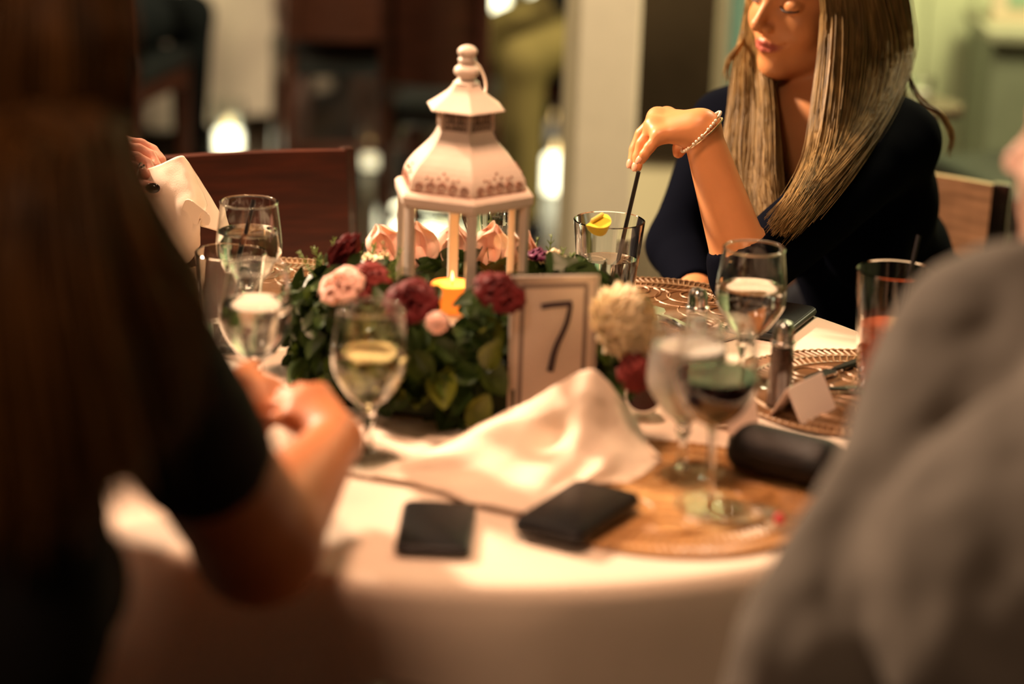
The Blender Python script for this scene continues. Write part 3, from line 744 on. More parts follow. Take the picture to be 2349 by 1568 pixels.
# ================================================================== SHAKERS, CARDS, PHONES, CUTLERY
def shaker(px, py, H, label, fillM, frac):
    z0 = .7515; c = T(px, py, z0)[:2]; o = empty('shaker', (c[0], c[1], z0), label, 'shaker')
    n = 10
    prof = [(1e-4, 0), (.0150, 0), (.0155, .002), (.0128, H * .72), (.0122, H * .74), (.0112, H * .74), (.0112, H * .72), (.0135, .006), (1e-4, .006)]
    mk('glass_body', *xf(g_lathe(prof, n), None, (*c, z0)), glass, o, smooth=False)
    mk('contents', *xf(g_lathe([(1e-4, .0065), (.0132, .0065), (.0132 - .0022 * frac, H * .72 * frac), (1e-4, H * .72 * frac)], 20), None, (*c, z0)), fillM, o)
    cap = [(.0135, H * .735), (.0145, H * .745), (.0145, H * .765), (.0120, H * .78), (.0118, H * .86), (.0112, H * .93), (.008, H * .98), (1e-4, H)]
    mk('cap', *xf(g_lathe(cap, 28), None, (*c, z0)), silver, o)
shaker(1786, 938, .106, 'tall pepper shaker with a chrome dome top in front of the dark phone', pepper, .97)
shaker(1592, 842, .100, 'salt shaker with a bright chrome top behind the red wine glass', salt, .85)

def slab_thing(name, label, cat, c, w, l, h, r, rot, z0, mat, faceM=None, extra=None, tilt=0):
    M = rz(rot) @ rx(tilt); o = empty(name, (c[0], c[1], z0), label, cat)
    mk('case', *xf(g_roundslab(w, l, h, r), M, (c[0], c[1], z0)), mat, o)
    if faceM: mk('screen', *xf(g_roundslab(w - .006, l - .006, .0012, r - .002), M, np.array([c[0], c[1], z0]) + M @ np.array([0, 0, h - .0006])), faceM, o)
    if extra: extra(o, M)
    return o
def cambump(o, M):
    b = np.array(wloc(o)); mk('camera_bump', *xf(g_roundslab(.026, .028, .002, .006), M, b + M @ np.array([-.018, .045, .0088])), screen_m, o)
c = (T(1000, 1165)[:2] + T(1000, 1290)[:2]) / 2
slab_thing('phone', 'black phone lying flat on the white cloth at the near edge', 'phone', c, .074, .128, .010, .011, -.02, .7515, phone_m, screen_m)
c = T(1325, 1185, .76)[:2]
slab_thing('phone', 'black phone lying askew half on the napkin and tan placemat', 'phone', c, .078, .135, .014, .012, -.52, .7575, phone_m, screen_m, tilt=.02)
c = T(1770, 745)[:2]
slab_thing('phone', 'dark grey phone lying in front of the blonde woman in navy', 'phone', c, .078, .150, .010, .012, -.42, .7515, pm('slate_case', (.022, .026, .026), .4, var=.1), screen_m, cambump)
# black sunglasses case on the right of the placemat
c = T(1800, 1040, .78)[:2]; cs = empty('glasses_case', (c[0], c[1], .7575), 'black rounded case lying against the tent card by the grey sleeve', 'case')
F_ = Fld(np.array([c[0] - .12, c[1] - .1, .74]), np.array([c[0] + .12, c[1] + .1, .84]), .004); Mc = rz(-.55)
F_.cap(np.array([c[0], c[1], .782]) + Mc @ np.array([-.035, 0, 0]), np.array([c[0], c[1], .782]) + Mc @ np.array([.04, 0, 0]), .024, .024, .012)
for q in (-1, 1): F_.cap(np.array([c[0], c[1], .777]) + Mc @ np.array([-.040, q * .016, 0]), np.array([c[0], c[1], .777]) + Mc @ np.array([.044, q * .016, 0]), .018, .018, .012)
F_.cutz(.759, False)
V, Fc = F_.mesh(); mk('shell', V, Fc, pm('black_leather', (.004, .003, .003), .55, bump=.2, bscale=200), cs)
mk('seam', *g_tube([np.array([c[0], c[1], .784]) + Mc @ np.array([.066 * math.cos(a) + .003, .0365 * math.sin(a), 0]) for a in np.linspace(0, 2 * PI, 40)[:-1]], .0012, 6, closed=True), dark, cs)
c = T(1712, 1052)[:2]
tag(mk('compact', *xf(g_lathe([(1e-4, 0), (.020, 0), (.022, .003), (.022, .007), (.018, .009), (1e-4, .0095)], 32), rz(.2) @ ry(.22), (c[0], c[1], .762)), pm('grey_lacquer', (.16, .15, .11), .3, coat=.4, var=.1), loc=(c[0], c[1], .76)),
    'small round grey compact beside the black case', 'compact')

def tent_card(a, b, hgt, depth, label, z0=.7515):
    """folded place card: a, b = ends of its ridge on the table plan"""
    a = np.array([*a, z0]); b = np.array([*b, z0]); d = nrm(b - a); n = np.cross(d, [0, 0, 1.0]); up = np.array([0, 0, hgt]); o = empty('place_card', (a + b) / 2, label, 'card')
    for s_ in (-1, 1):
        q = [a + n * depth * s_, b + n * depth * s_, b + up, a + up]; th = nrm(np.cross(q[1] - q[0], q[3] - q[0])) * .0005
        mk('flap', [p - th for p in q] + [p + th for p in q], [(0, 3, 2, 1), (4, 5, 6, 7), (0, 1, 5, 4), (1, 2, 6, 5), (2, 3, 7, 6), (3, 0, 4, 7)], paper, o, smooth=False)
tent_card(T(1800, 972)[:2], T(1846, 950)[:2] + np.array([.02, .03]), .040, .022, 'white folded place card peaking above the black case')
tent_card(T(1655, 990)[:2], T(1725, 978)[:2], .038, .014, 'white place card standing behind the stem of the red wine glass')

def cutlery(kind, a, b, label, mat=silver, z=.7565):
    a = np.array([*a, z]); b = np.array([*b, z + .004]); d = nrm(b - a); n = nrm(np.cross(d, [0, 0, 1.0])); o = empty(kind, a, label, kind); L = np.linalg.norm(b - a)
    hm = MB(); k = 12; V = []
    prof = [(0, .0045), (.1, .006), (.25, .0065), (.45, .004), (.5, .0032)]
    for t, w in prof: V += [a + d * L * t - n * w, a + d * L * t + n * w, a + d * L * t + n * w * .7 + np.array([0, 0, .003]), a + d * L * t - n * w * .7 + np.array([0, 0, .003])]
    Fh = [(i * 4 + j, i * 4 + (j + 1) % 4, i * 4 + 4 + (j + 1) % 4, i * 4 + 4 + j) for i in range(len(prof) - 1) for j in range(4)] + [(3, 2, 1, 0), tuple(len(V) - 4 + j for j in range(4))]
    mk('handle', V, Fh, mat, o)
    V = []
    if kind == 'knife': pr = [(.5, .0035), (.55, .008), (.8, .009), (.93, .008), (1, .001)]
    elif kind == 'spoon': pr = [(.5, .003), (.68, .0035), (.74, .012), (.84, .018), (.94, .014), (1, .003)]
    else: pr = [(.5, .003), (.7, .004), (.76, .011), (.82, .0125)]
    for t, w in pr: V += [a + d * L * t - n * w, a + d * L * t + n * w, a + d * L * t + n * w + np.array([0, 0, .0015]), a + d * L * t - n * w + np.array([0, 0, .0015])]
    Fh = [(i * 4 + j, i * 4 + (j + 1) % 4, i * 4 + 4 + (j + 1) % 4, i * 4 + 4 + j) for i in range(len(pr) - 1) for j in range(4)] + [(3, 2, 1, 0), tuple(len(V) - 4 + j for j in range(4))]
    mk('blade' if kind == 'knife' else ('bowl' if kind == 'spoon' else 'head'), V, Fh, silver, o)
    if kind == 'fork':
        for q in (-1.5, -.5, .5, 1.5): mk('tine', *g_tube([a + d * L * .82 + n * q * .0062, a + d * L * .92 + n * q * .0062 + np.array([0, 0, .002]), a + d * L + n * q * .0060 + np.array([0, 0, .003])], [.0022, .0017, .0008], 6), silver, o)
bh = pm('black_handle', (.012, .010, .009), .3, var=.1)
cutlery('knife', T(1975, 838)[:2], T(1845, 893)[:2], 'knife with a dark handle lying across the right placemat', bh)
cutlery('fork', T(1990, 905)[:2], T(1905, 905)[:2] + np.array([-.06, -.02]), 'fork lying on the right placemat in front of the knife')
cutlery('spoon', T(1600, 775)[:2], T(1478, 722)[:2], 'silver spoon tip showing beside the cream chrysanthemum')

# table number in a clear stand
cc = np.array([P(1268, 780, 2.66)[0], 2.545]); Mn = rz(.20) ; hN = .168; wN = .094; zb = .7515
tn = empty('table_number_stand', (cc[0], cc[1], zb), 'framed white table number card reading 7 in a clear stand', 'table number')
def nb(name, size, off, mat, bev=0): return mk(name, *xf(g_box(size, bev), Mn, np.array([cc[0], cc[1], zb]) + Mn @ np.array(off)), mat, tn, smooth=False)
nb('card', (wN - .004, .0012, hN - .004), (0, 0, hN / 2 + .002), paper)
nb('front_pane', (wN, .0022, hN), (0, -.0020, hN / 2 + .002), acrylic, 0)
nb('back_pane', (wN, .0022, hN), (0, .0020, hN / 2 + .002), acrylic, 0)
nb('foot', (wN, .055, .0024), (0, .022, .0012), acrylic)
fy = -.0010; iw = .0046
for nm_, sz, of in (('border', (iw, .0006, hN - .026), (-(wN / 2 - .0115), fy, hN / 2 + .002)), ('border', (iw, .0006, hN - .026), ((wN / 2 - .0115), fy, hN / 2 + .002)),
                    ('border', (wN - .0204, .0006, iw), (0, fy, hN - .0112 + .002)), ('border', (wN - .0204, .0006, iw), (0, fy, .0112 + .002))): nb(nm_, sz, of, inkl)
silm = pm('brushed_frame', (.55, .46, .40), .35, metal=.4, var=.05)
for sz, of in (((.0042, .0062, hN), (-wN / 2, 0, hN / 2 + .002)), ((.0042, .0062, hN), (wN / 2, 0, hN / 2 + .002)), ((wN, .0062, .0040), (0, 0, hN)), ((wN, .0062, .0040), (0, 0, .004))): nb('frame_rail', sz, of, silm)
def stroke(pts, w):
    pts = [np.array([cc[0], cc[1], zb]) + Mn @ np.array([x, fy - .0004, z]) for x, z in pts]; return g_tube(pts, w, 8)
sv = MB(); g7 = lambda x, y: ((x - 1270) / 2085., (962 - y) / 2010. + .002)
p7 = cr([(*g7(1308, 690), 0), (*g7(1300, 735), 0), (*g7(1277, 790), 0), (*g7(1266, 843), 0)], 14)[:, :2]
sv.add(*stroke([g7(1240, 694), g7(1262, 691), g7(1310, 688)], .0034)); sv.add(*stroke(list(p7), np.linspace(.0026, .0038, 14)))
V = np.concatenate(sv.V); sv.build('numeral', ink, tn)

# ================================================================== NAPKIN IN FRONT
def hgt(px, py, h): return T(px, py, .752 + h)
rows = [[hgt(800, 1066, .003), hgt(900, 1052, .006), hgt(1010, 1020, .012), hgt(1135, 955, .030), hgt(1240, 905, .062), hgt(1348, 846, .100), hgt(1398, 880, .080), hgt(1452, 945, .040), hgt(1500, 1045, .010)],
        [hgt(790, 1074, .003), hgt(905, 1066, .010), hgt(1020, 1045, .020), hgt(1140, 975, .038), hgt(1250, 945, .050), hgt(1345, 905, .078), hgt(1400, 925, .064), hgt(1460, 985, .030), hgt(1518, 1052, .006)],
        [hgt(800, 1082, .003), hgt(920, 1085, .006), hgt(1040, 1078, .012), hgt(1170, 1045, .024), hgt(1265, 1020, .020), hgt(1335, 985, .045), hgt(1400, 1000, .034), hgt(1450, 1040, .016), hgt(1500, 1066, .004)],
        [hgt(850, 1090, .003), hgt(960, 1105, .004), hgt(1060, 1112, .010), hgt(1165, 1095, .014), hgt(1250, 1082, .022), hgt(1330, 1068, .016), hgt(1385, 1062, .020), hgt(1430, 1078, .008), hgt(1470, 1090, .003)],
        [hgt(930, 1098, .003), hgt(1000, 1122, .003), hgt(1070, 1145, .005), hgt(1140, 1160, .006), hgt(1205, 1172, .006), hgt(1275, 1140, .010), hgt(1330, 1112, .010), hgt(1390, 1105, .006), hgt(1445, 1104, .003)]]
nk = cloth_grid('napkin', rows, 90, 60, clothn, noise_amp=.0022, nscale=26, minz=.7545)
tag(nk, 'crumpled white napkin peaked in front of the table number card', 'napkin')

# ================================================================== LANTERN AND FLOWERS
LC = np.array([-.062, 2.72])
zB = .815
ln = empty('lantern', (LC[0], LC[1], zB), 'white hexagonal metal candle lantern standing amid the flowers', 'lantern')
LROT = .16
def hexring(r, z): return [(LC[0] + r * math.cos(a), LC[1] + r * math.sin(a), z) for a in [LROT - PI / 2 + k * PI / 3 for k in range(6)]]
def hexstack(levels, name, mat, cap0=True, cap1=True):
    V = []; F = []
    for r, z in levels: V += hexring(r, z)
    for i in range(len(levels) - 1):
        for k in range(6): F.append((i * 6 + k, i * 6 + (k + 1) % 6, (i + 1) * 6 + (k + 1) % 6, (i + 1) * 6 + k))
    if cap0: F.append(tuple(range(6))[::-1])
    if cap1: F.append(tuple((len(levels) - 1) * 6 + k for k in range(6)))
    return mk(name, V, F, mat, ln, smooth=False)
zE = .962                                            # underside of the eave
hexstack([(.084, zB), (.086, zB + .003), (.086, zB + .011), (.080, zB + .015), (.074, zB + .016)], 'base', lmetal)
for p in hexring(.0765, 0):
    d = nrm(np.array([p[0] - LC[0], p[1] - LC[1], 0])); M = np.stack([np.array([-d[1], d[0], 0]), d, np.array([0, 0, 1.0])], 1)
    mk('post', *xf(g_box((.0125, .0095, zE - zB - .012), .002), M, (p[0], p[1], (zE + zB + .014) / 2)), lmetal, ln, smooth=False)
hx = hexring(.0745, 0)
for k in range(6):
    a, b = np.array(hx[k]), np.array(hx[(k + 1) % 6]); m = (a + b) / 2; t = nrm(b - a); d = nrm(np.array([m[0] - LC[0], m[1] - LC[1], 0]))
    M = np.stack([t, d, np.array([0, 0, 1.0])], 1)
    mk('pane', *xf(g_box((.066, .0012, zE - zB - .018)), M, (m[0], m[1], (zE + zB + .016) / 2)), pane_m, ln, smooth=False)
hexstack([(.074, zE - .003), (.0835, zE), (.0865, zE + .003), (.0870, zE + .012), (.0830, zE + .016), (.0780, zE + .017)], 'eave', lmetal)
dome = cr([(.0775, zE + .016, 0), (.0770, zE + .024, 0), (.0735, zE + .034, 0), (.0635, zE + .047, 0), (.050, zE + .060, 0), (.0395, zE + .072, 0), (.0335, zE + .084, 0)], 15)[:, :2]
hexstack([tuple(q) for q in dome], 'roof', lmetal)
zC = zE + .083
hexstack([(.0315, zC), (.0322, zC + .024)], 'vent_core', dark)
vm = MB()
for k in range(6):                                   # pierced collar: uprights, rails and little arches
    a, b = np.array(hexring(.0335, 0)[k]), np.array(hexring(.0335, 0)[(k + 1) % 6]); t = nrm(b - a); d = np.array([-t[1], t[0], 0])
    for i in range(7):
        p = a + (b - a) * (i / 6); mk('vent_bar', *g_tube([p + [0, 0, zC], p + [0, 0, zC + .023]], .00105 if i % 6 else .0024, 6), ventd if i % 6 else lmetal, ln)
    for zz in (zC + .002, zC + .0075, zC + .022): mk('vent_rail', *g_tube([a + [0, 0, zz], b + [0, 0, zz]], .0013, 6), ventd if zz < zC + .02 else lmetal, ln)
    for i in range(3):
        p = a + (b - a) * ((i + .5) / 3); mk('vent_loop', *g_tube([p + t * .0024 * math.cos(q) + np.array([0, 0, zC + .0145 + .0034 * math.sin(q)]) for q in np.linspace(0, 2 * PI, 11)[:-1]], .0008, 5, closed=True), ventd, ln)
zT = zC + .0235
cap = cr([(.0475, zT, 0), (.0478, zT + .0015, 0), (.0400, zT + .0065, 0), (.0300, zT + .0135, 0), (.0210, zT + .0205, 0), (.0145, zT + .0300, 0)], 12)[:, :2]
hexstack([(.030, zT - .0005)] + [tuple(q) for q in cap], 'cap', lmetal)
zF = zT + .029
fin = [(r_, zF + (z_ - zF) * .72) for r_, z_ in [(.0150, zF), (.0115, zF + .004), (.0098, zF + .008), (.0110, zF + .0105), (.0142, zF + .014), (.0150, zF + .0185), (.0138, zF + .0235), (.0100, zF + .0275), (.0092, zF + .0325), (.0104, zF + .0345), (.0104, zF + .0375), (.0088, zF + .0400),
       (.0096, zF + .0430), (.0112, zF + .0475), (.0110, zF + .052), (.0080, zF + .0565), (.0035, zF + .0590), (1e-4, zF + .0595)]]
mk('finial', *xf(g_lathe(fin, 28), None, (*LC, 0)), lmetal, ln)
rp = cr([P(1082, 140, 2.84), P(1098, 150, 2.85), P(1112, 180, 2.86), P(1114, 208, 2.86), P(1104, 224, 2.85), P(1094, 222, 2.84)], 26)
mk('ring_handle', *g_tube(rp, .0022, 8), lmetal, ln)
# scroll fretwork round the foot of the roof, lying on each facet
def dome_r(z): return float(np.interp(z, dome[:, 1], dome[:, 0]))
for k in range(6):
    a0 = LROT - PI / 2 + k * PI / 3; a1 = a0 + PI / 3
    def fp(u, z):
        r_ = dome_r(z) + .0004; A = np.array([math.cos(a0), math.sin(a0)]) * r_; B = np.array([math.cos(a1), math.sin(a1)]) * r_; p = A + (B - A) * u
        return np.array([LC[0] + p[0], LC[1] + p[1], z])
    cells = [(.14, zE + .0245, .0052), (.32, zE + .0255, .0060), (.5, zE + .0260, .0064), (.68, zE + .0255, .0060), (.86, zE + .0245, .0052)]
    for (u, z, rr) in cells:
        pts = []
        for i in range(22):
            th = i / 21 * 1.7 * 2 * PI; q = rr * (1 - .68 * i / 21); pts.append(fp(u + q * math.cos(th) / .077, z + q * math.sin(th)))
        mk('scroll', *g_tube(pts, .00085, 5), rust, ln)
    for (u, z) in ((.5, zE + .041), (.43, zE + .0365), (.57, zE + .0365), (.24, zE + .0355), (.76, zE + .0355), (.32, zE + .0345), (.68, zE + .0345)):
        mk('bud', *xf(g_sphere(.0017, 8, 5), None, fp(u, z)), rust, ln)
    mk('rail', *g_tube([fp(u, zE + .0185) for u in (.02, .5, .98)], .0008, 5), rust, ln)
# candle
cdl = empty('candle', (LC[0] - .010, LC[1] - .01, zB + .0165), 'glowing orange pillar candle inside the lantern', 'candle')
cp = (LC[0] - .010, LC[1] - .01, zB + .0165)
mk('wax', *xf(g_lathe([(1e-4, 0), (.0235, 0), (.0245, .002), (.0255, .028), (.0245, .0310), (.022, .0295)], 36), None, cp), wax, cdl)
mk('wax_pool', *xf(g_lathe([(.0222, .0296), (.015, .0280), (1e-4, .0277)], 36), None, cp), waxtop, cdl)
mk('wick', *g_tube([np.array(cp) + [0, 0, .027], np.array(cp) + [.0005, 0, .034]], .0008, 6), dark, cdl)
mk('flame', *xf(g_lathe([(1e-4, .033), (.0016, .035), (.0018, .037), (.0010, .042), (1e-4, .046)], 12), None, cp), flame, cdl)
l = light('candle_light', 'POINT', (cp[0], cp[1], cp[2] + .045), (0, 0, 0), .10, (1.0, .45, .15), .01)

# arrangement
AC = np.array([-.055, 2.712])
ar = empty('flower_arrangement', (AC[0], AC[1], .7515), 'low ring of dark leaves with burgundy roses and a cream chrysanthemum', 'flower arrangement')
mk('moss_tray', *xf(g_lathe([(1e-4, 0), (.170, 0), (.186, .010), (.186, .040), (.165, .060), (.10, .0630), (1e-4, .0630)], 48), None, (*AC, .7518)), moss, ar)
def leaf_mesh(name, w, L_, cup, curl, mat):
    V = []; F = []; n = 6
    for i in range(n + 1):
        t = i / n; ww = w * max(math.sin(PI * min(t * .93 + .04, 1)), 0) ** .75; zc = curl * t * t
        V += [(-ww, L_ * t, zc + cup * ww * 6), (-ww * .5, L_ * t, zc + cup * ww * 1.6), (0, L_ * t, zc - .001), (ww * .5, L_ * t, zc + cup * ww * 1.6), (ww, L_ * t, zc + cup * ww * 6)]
    for i in range(n):
        for j in range(4): F.append((i * 5 + j, i * 5 + j + 1, i * 5 + 6 + j, i * 5 + 5 + j))
    me = bpy.data.meshes.new(name); me.from_pydata(V, [], F); me.update(); me.polygons.foreach_set('use_smooth', [True] * len(F)); me.materials.append(mat); return me
lms = [leaf_mesh('leaf', w, L_, c_, q, m) for w, L_, c_, q in ((.015, .042, .12, .006), (.019, .050, .10, -.008), (.012, .034, .15, .004)) for m in leafm]
def leaf_at(p, nvec, up, s, mi):
    y = nrm(np.array(up) - nvec * (np.array(up) @ nvec)); x = np.cross(y, nvec); M = np.stack([x, y, nvec], 1) * s
    o = bpy.data.objects.new('leaf', lms[mi]); sc.collection.objects.link(o); o.parent = ar
    o.matrix_local = Matrix([[*M[i], p[i] - (AC[0], AC[1], .7515)[i]] for i in range(3)] + [[0, 0, 0, 1]]); return o
R1 = .200
stuffV = []; stuffF = []; sn = 0
for i in range(2300):
    front = i < 290
    th = rng.uniform(-PI * .97, -PI * .03) if front else rng.uniform(0, 2 * PI)
    v = rng.random(); ez = v * PI * .62
    zz = .012 + .112 * math.sin(min(ez, PI / 2) * 1.0) ** .9 if v < .85 else .122
    rr = R1 * (1 if ez < PI / 4 else 1 - .30 * (ez - PI / 4)) * rng.uniform(.90, 1.03)
    if math.sin(th) > .1: zz = min(zz, .088)
    if math.sin(th) < 0 and abs(rr * math.cos(th) + .012) < .034: zz = min(zz, .074)
    p = np.array([AC[0] + rr * math.cos(th), AC[1] + rr * math.sin(th), .7515 + zz * rng.uniform(.85, 1.05)])
    if not front and math.sin(th) < .2: rr *= (.86 if rng.random() < .6 else .95); p[0] = AC[0] + rr * math.cos(th); p[1] = AC[1] + rr * math.sin(th)
    if abs(p[0] - cc[0]) < .066 and p[1] < cc[1] + .035: p[1] = cc[1] + .035 + rng.random() * .03     # leaves lie behind the card stand
    n_ = nrm(np.array([math.cos(th), math.sin(th), .25 + 1.1 * v]) + rng.normal(size=3) * .38)
    up = nrm(np.array([math.cos(th) * .4, math.sin(th) * .4, rng.uniform(-1, .6)]) + rng.normal(size=3) * .5)
    mi = rng.integers(0, 3) * 3 + rng.choice([0, 0, 0, 1, 1, 2] if zz > .03 else [0, 1, 2, 2]); s_ = rng.uniform(.60, .92)
    if front: leaf_at(p, n_, up, s_, mi)
    else:
        y = nrm(up - n_ * (up @ n_)); x = np.cross(y, n_); M = np.stack([x, y, n_], 1) * s_
        co = np.array([v_.co[:] for v_ in lms[mi].vertices]) @ M.T + p; stuffV.append(co); stuffF += [tuple(q + sn for q in f_.vertices) for f_ in lms[mi].polygons]; sn += len(co)
tag(mk('foliage', np.concatenate(stuffV), stuffF, leafm[0], ar), kind='stuff')
# petals
def petal_geo(w, L_, cup, curl, n=6, m=6):
    V = []; F = []
    for i in range(n + 1):
        t = i / n; ww = w * max(1 - abs(1.9 * (t - .47)) ** 2.4, .06) ** .5
        for j in range(m + 1):
            u = j / m * 2 - 1; V.append((u * ww, cup * (1 - u * u) * w + curl * t ** 3, L_ * t - .18 * L_ * t * u * u))
    for i in range(n):
        for j in range(m): F.append((i * (m + 1) + j, i * (m + 1) + j + 1, (i + 1) * (m + 1) + j + 1, (i + 1) * (m + 1) + j))
    return np.array(V), F
def rose(c, axis, R, mat, layers=((3, .25, .05), (4, .45, .15), (5, .70, .32), (6, .98, .62)), seed=0, name='rose', hh=1.15, label=None, root=None):
    g = np.random.default_rng(seed); A = frame(np.array([0.3, .2, .1]) + g.normal(size=3) * .01, axis); up = nrm(axis); x = nrm(np.cross(up, [.3, .8, .1])); y = np.cross(up, x); A = np.stack([x, y, up], 1)
    core = mk(name, *xf(g_lathe([(1e-4, -R * .25), (R * .28, -R * .1), (R * .34, R * .25), (R * .2, R * .62), (1e-4, R * .66)], 14), A, c), mat, root or ar, loc=c)
    if label: core['label'] = label
    for li, (n, rr, open_) in enumerate(layers):
        for k in range(n):
            a = 2 * PI * (k + .37 * li) / n + g.uniform(-.12, .12); L_ = R * hh * (1.0 - .08 * li) * g.uniform(.92, 1.08); w = R * (.30 + .50 * rr)
            V, F = petal_geo(w, L_, -.45, R * (.12 + .55 * open_))
            V = V @ rx(-open_ * .9).T; V[:, 1] += R * rr * .42; V = V @ rz(a).T
            o = mk('petal', V @ A.T + c, F, mat, core); md = o.modifiers.new('thick', 'SOLIDIFY'); md.thickness = .0006
    return core
upf = np.array([-.1, -.55, .9])
rose(P(766, 612, 2.80), (.55, -.15, .85), .026, burg, ((3, .2, .02), (4, .35, .05), (5, .5, .10)), 1, hh=2.0, label='burgundy half open rosebud at the left end')
rose(P(845, 662, 2.72), (-.2, -.6, .8), .026, burgd, seed=2)
rose(P(790, 668, 2.68), (-.3, -.5, .8), .024, blush, seed=3, label='blush pink rose')
rose(P(945, 706, 2.62), (-.1, -.55, .85), .0275, burg, seed=4, label='large open burgundy rose')
rose(P(1138, 684, 2.63), (.35, -.5, .85), .0265, burg, seed=5)
rose(P(1002, 742, 2.585), (.1, -.8, .5), .011, blush, seed=6, label='small blush bud')
rose(P(1452, 856, 2.58), (.3, -.8, .35), .019, burgd, seed=7, label='small dusky red rose low on the right')
rose(P(1232, 598, 2.92), (.2, .1, 1), .015, purple, seed=8, label='small purple flower')
rose(P(850, 618, 2.86), (-.3, .1, 1), .018, cream, seed=9, label='small cream rose')
for i, (px, py, d, R) in enumerate(((893, 612, 2.93, .034), (965, 606, 2.96, .033), (1040, 612, 2.98, .034), (1115, 612, 2.98, .035), (1180, 618, 2.94, .030))):
    rose(P(px, py, d), (.15 * (i - 2), .25, .9), R * 1.05, blush, ((2, .45, .0), (3, .75, .03)), 20 + i, hh=1.55, label='pale blush rose behind the lantern' if i == 0 else None)
# chrysanthemum: many narrow petals in a deep dome
ch_c = P(1422, 752, 2.60); ch = mk('chrysanthemum', *xf(g_sphere(.026, 16, 10), None, ch_c), cream, ar, loc=ch_c); ch['label'] = 'big cream chrysanthemum'
pv, pf = petal_geo(.0048, .026, -.6, .006, 4, 4); cm = None
axc = nrm(np.array([.45, -.55, .70])); 
for i in range(230):
    k = (i + .5) / 230; ph = math.acos(1 - 1.25 * k); th = i * 2.39996; x = nrm(np.cross(axc, [0, 0, 1.0])); y = np.cross(axc, x)
    d = axc * math.cos(ph) + (x * math.cos(th) + y * math.sin(th)) * math.sin(ph); t = nrm(np.cross(d, rng.normal(size=3)))
    tng = nrm(axc - d * (axc @ d) + 1e-3 * t)
    z = nrm(d * 1.0 + tng * .45); yv = nrm(np.cross(np.cross(z, tng), z)); xv = np.cross(yv, z); M = np.stack([xv, yv, z], 1)
    p = ch_c + d * .020 * np.array([1, 1, 1.35]) + np.array([0, 0, 0])
    if cm is None:
        cm = bpy.data.meshes.new('petal'); cm.from_pydata([tuple(v) for v in pv], [], pf); cm.update(); cm.polygons.foreach_set('use_smooth', [True] * len(pf)); cm.materials.append(cream)
    o = bpy.data.objects.new('petal', cm); sc.collection.objects.link(o); o.parent = ch; M = M * rng.uniform(.8, 1.1)
    o.matrix_local = Matrix([[*M[r_], p[r_] - ch_c[r_]] for r_ in range(3)] + [[0, 0, 0, 1]])
# feathery green sprigs
def sprig(base, tip, s, seed, mat=stemg):
    g = np.random.default_rng(seed); mb = MB(); base = np.array(base); tip = np.array(tip); mid = (base + tip) / 2 + g.normal(size=3) * .004
    path = cr([base, mid, tip], 9); mb.add(*g_tube(path, np.linspace(.0012, .0005, 9), 5)); d = nrm(tip - base)
    for i in range(2, 9):
        for q in range(4):
            r_ = nrm(g.normal(size=3)); r_ = nrm(r_ - d * (r_ @ d)); mb.add(*g_tube([path[i], path[i] + (r_ * .7 + d * .8) * s * (1.25 - i / 12)], [.0008, .0003], 4))
    mb.build('sprig', mat, ar)
for i, (a, b, d) in enumerate((((745, 640), (722, 572), 2.88), ((760, 640), (765, 552), 2.88), ((735, 650), (690, 582), 2.86), ((780, 640), (820, 580), 2.88), ((862, 640), (857, 565), 2.9), ((905, 660), (918, 575), 2.78), ((890, 660), (880, 560), 2.78), ((915, 665), (940, 590), 2.78), ((1245, 640), (1232, 552), 2.95), ((1262, 640), (1265, 545), 2.95),
                               ((1285, 640), (1292, 575), 2.92), ((1300, 640), (1312, 585), 2.92), ((1320, 645), (1335, 600), 2.9), ((1275, 640), (1278, 590), 2.9))):
    sprig(P(*a, d), P(*b, d), .010, i)
for i, (px, py) in enumerate(((1258, 592), (1272, 586), (1286, 600), (880, 592), (1246, 606))):
    rose(P(px, py, 2.92), (0, -.2, 1), .008, cream, ((3, .3, .1), (4, .7, .4)), 40 + i, name='waxflower')
# small white cup lying against the foliage, dark coffee stain inside
c = T(1478, 978)[:2]; cup = empty('cup', (c[0], c[1], .7515), 'small white cup with a dark inside tipped against the flowers', 'cup')
Mk = rx(.95) @ np.eye(3); Mk = rz(-.15) @ Mk; oc = np.array([c[0], c[1] + .030, .7515 + .022])
mk('shell', *xf(g_lathe([(1e-4, -.018), (.012, -.018), (.018, -.008), (.0212, .012), (.0205, .0128), (.0195, .0120), (.0165, -.006), (1e-4, -.012)], 32), Mk, oc), ceram, cup)
mk('coffee', *xf(g_lathe([(1e-4, .002), (.0178, .002), (.0176, .001), (1e-4, .001)], 32), Mk, oc), coffee, cup)
tag(mk('glint_ball', *xf(g_sphere(.006, 14, 10), None, T(1788, 1190, .763)), glint_ball, loc=T(1788, 1190, .757)), 'red ball standing in for a small glint on the tan placemat beside the grey sleeve', 'glint_ball')  # ball added to give a small red glint

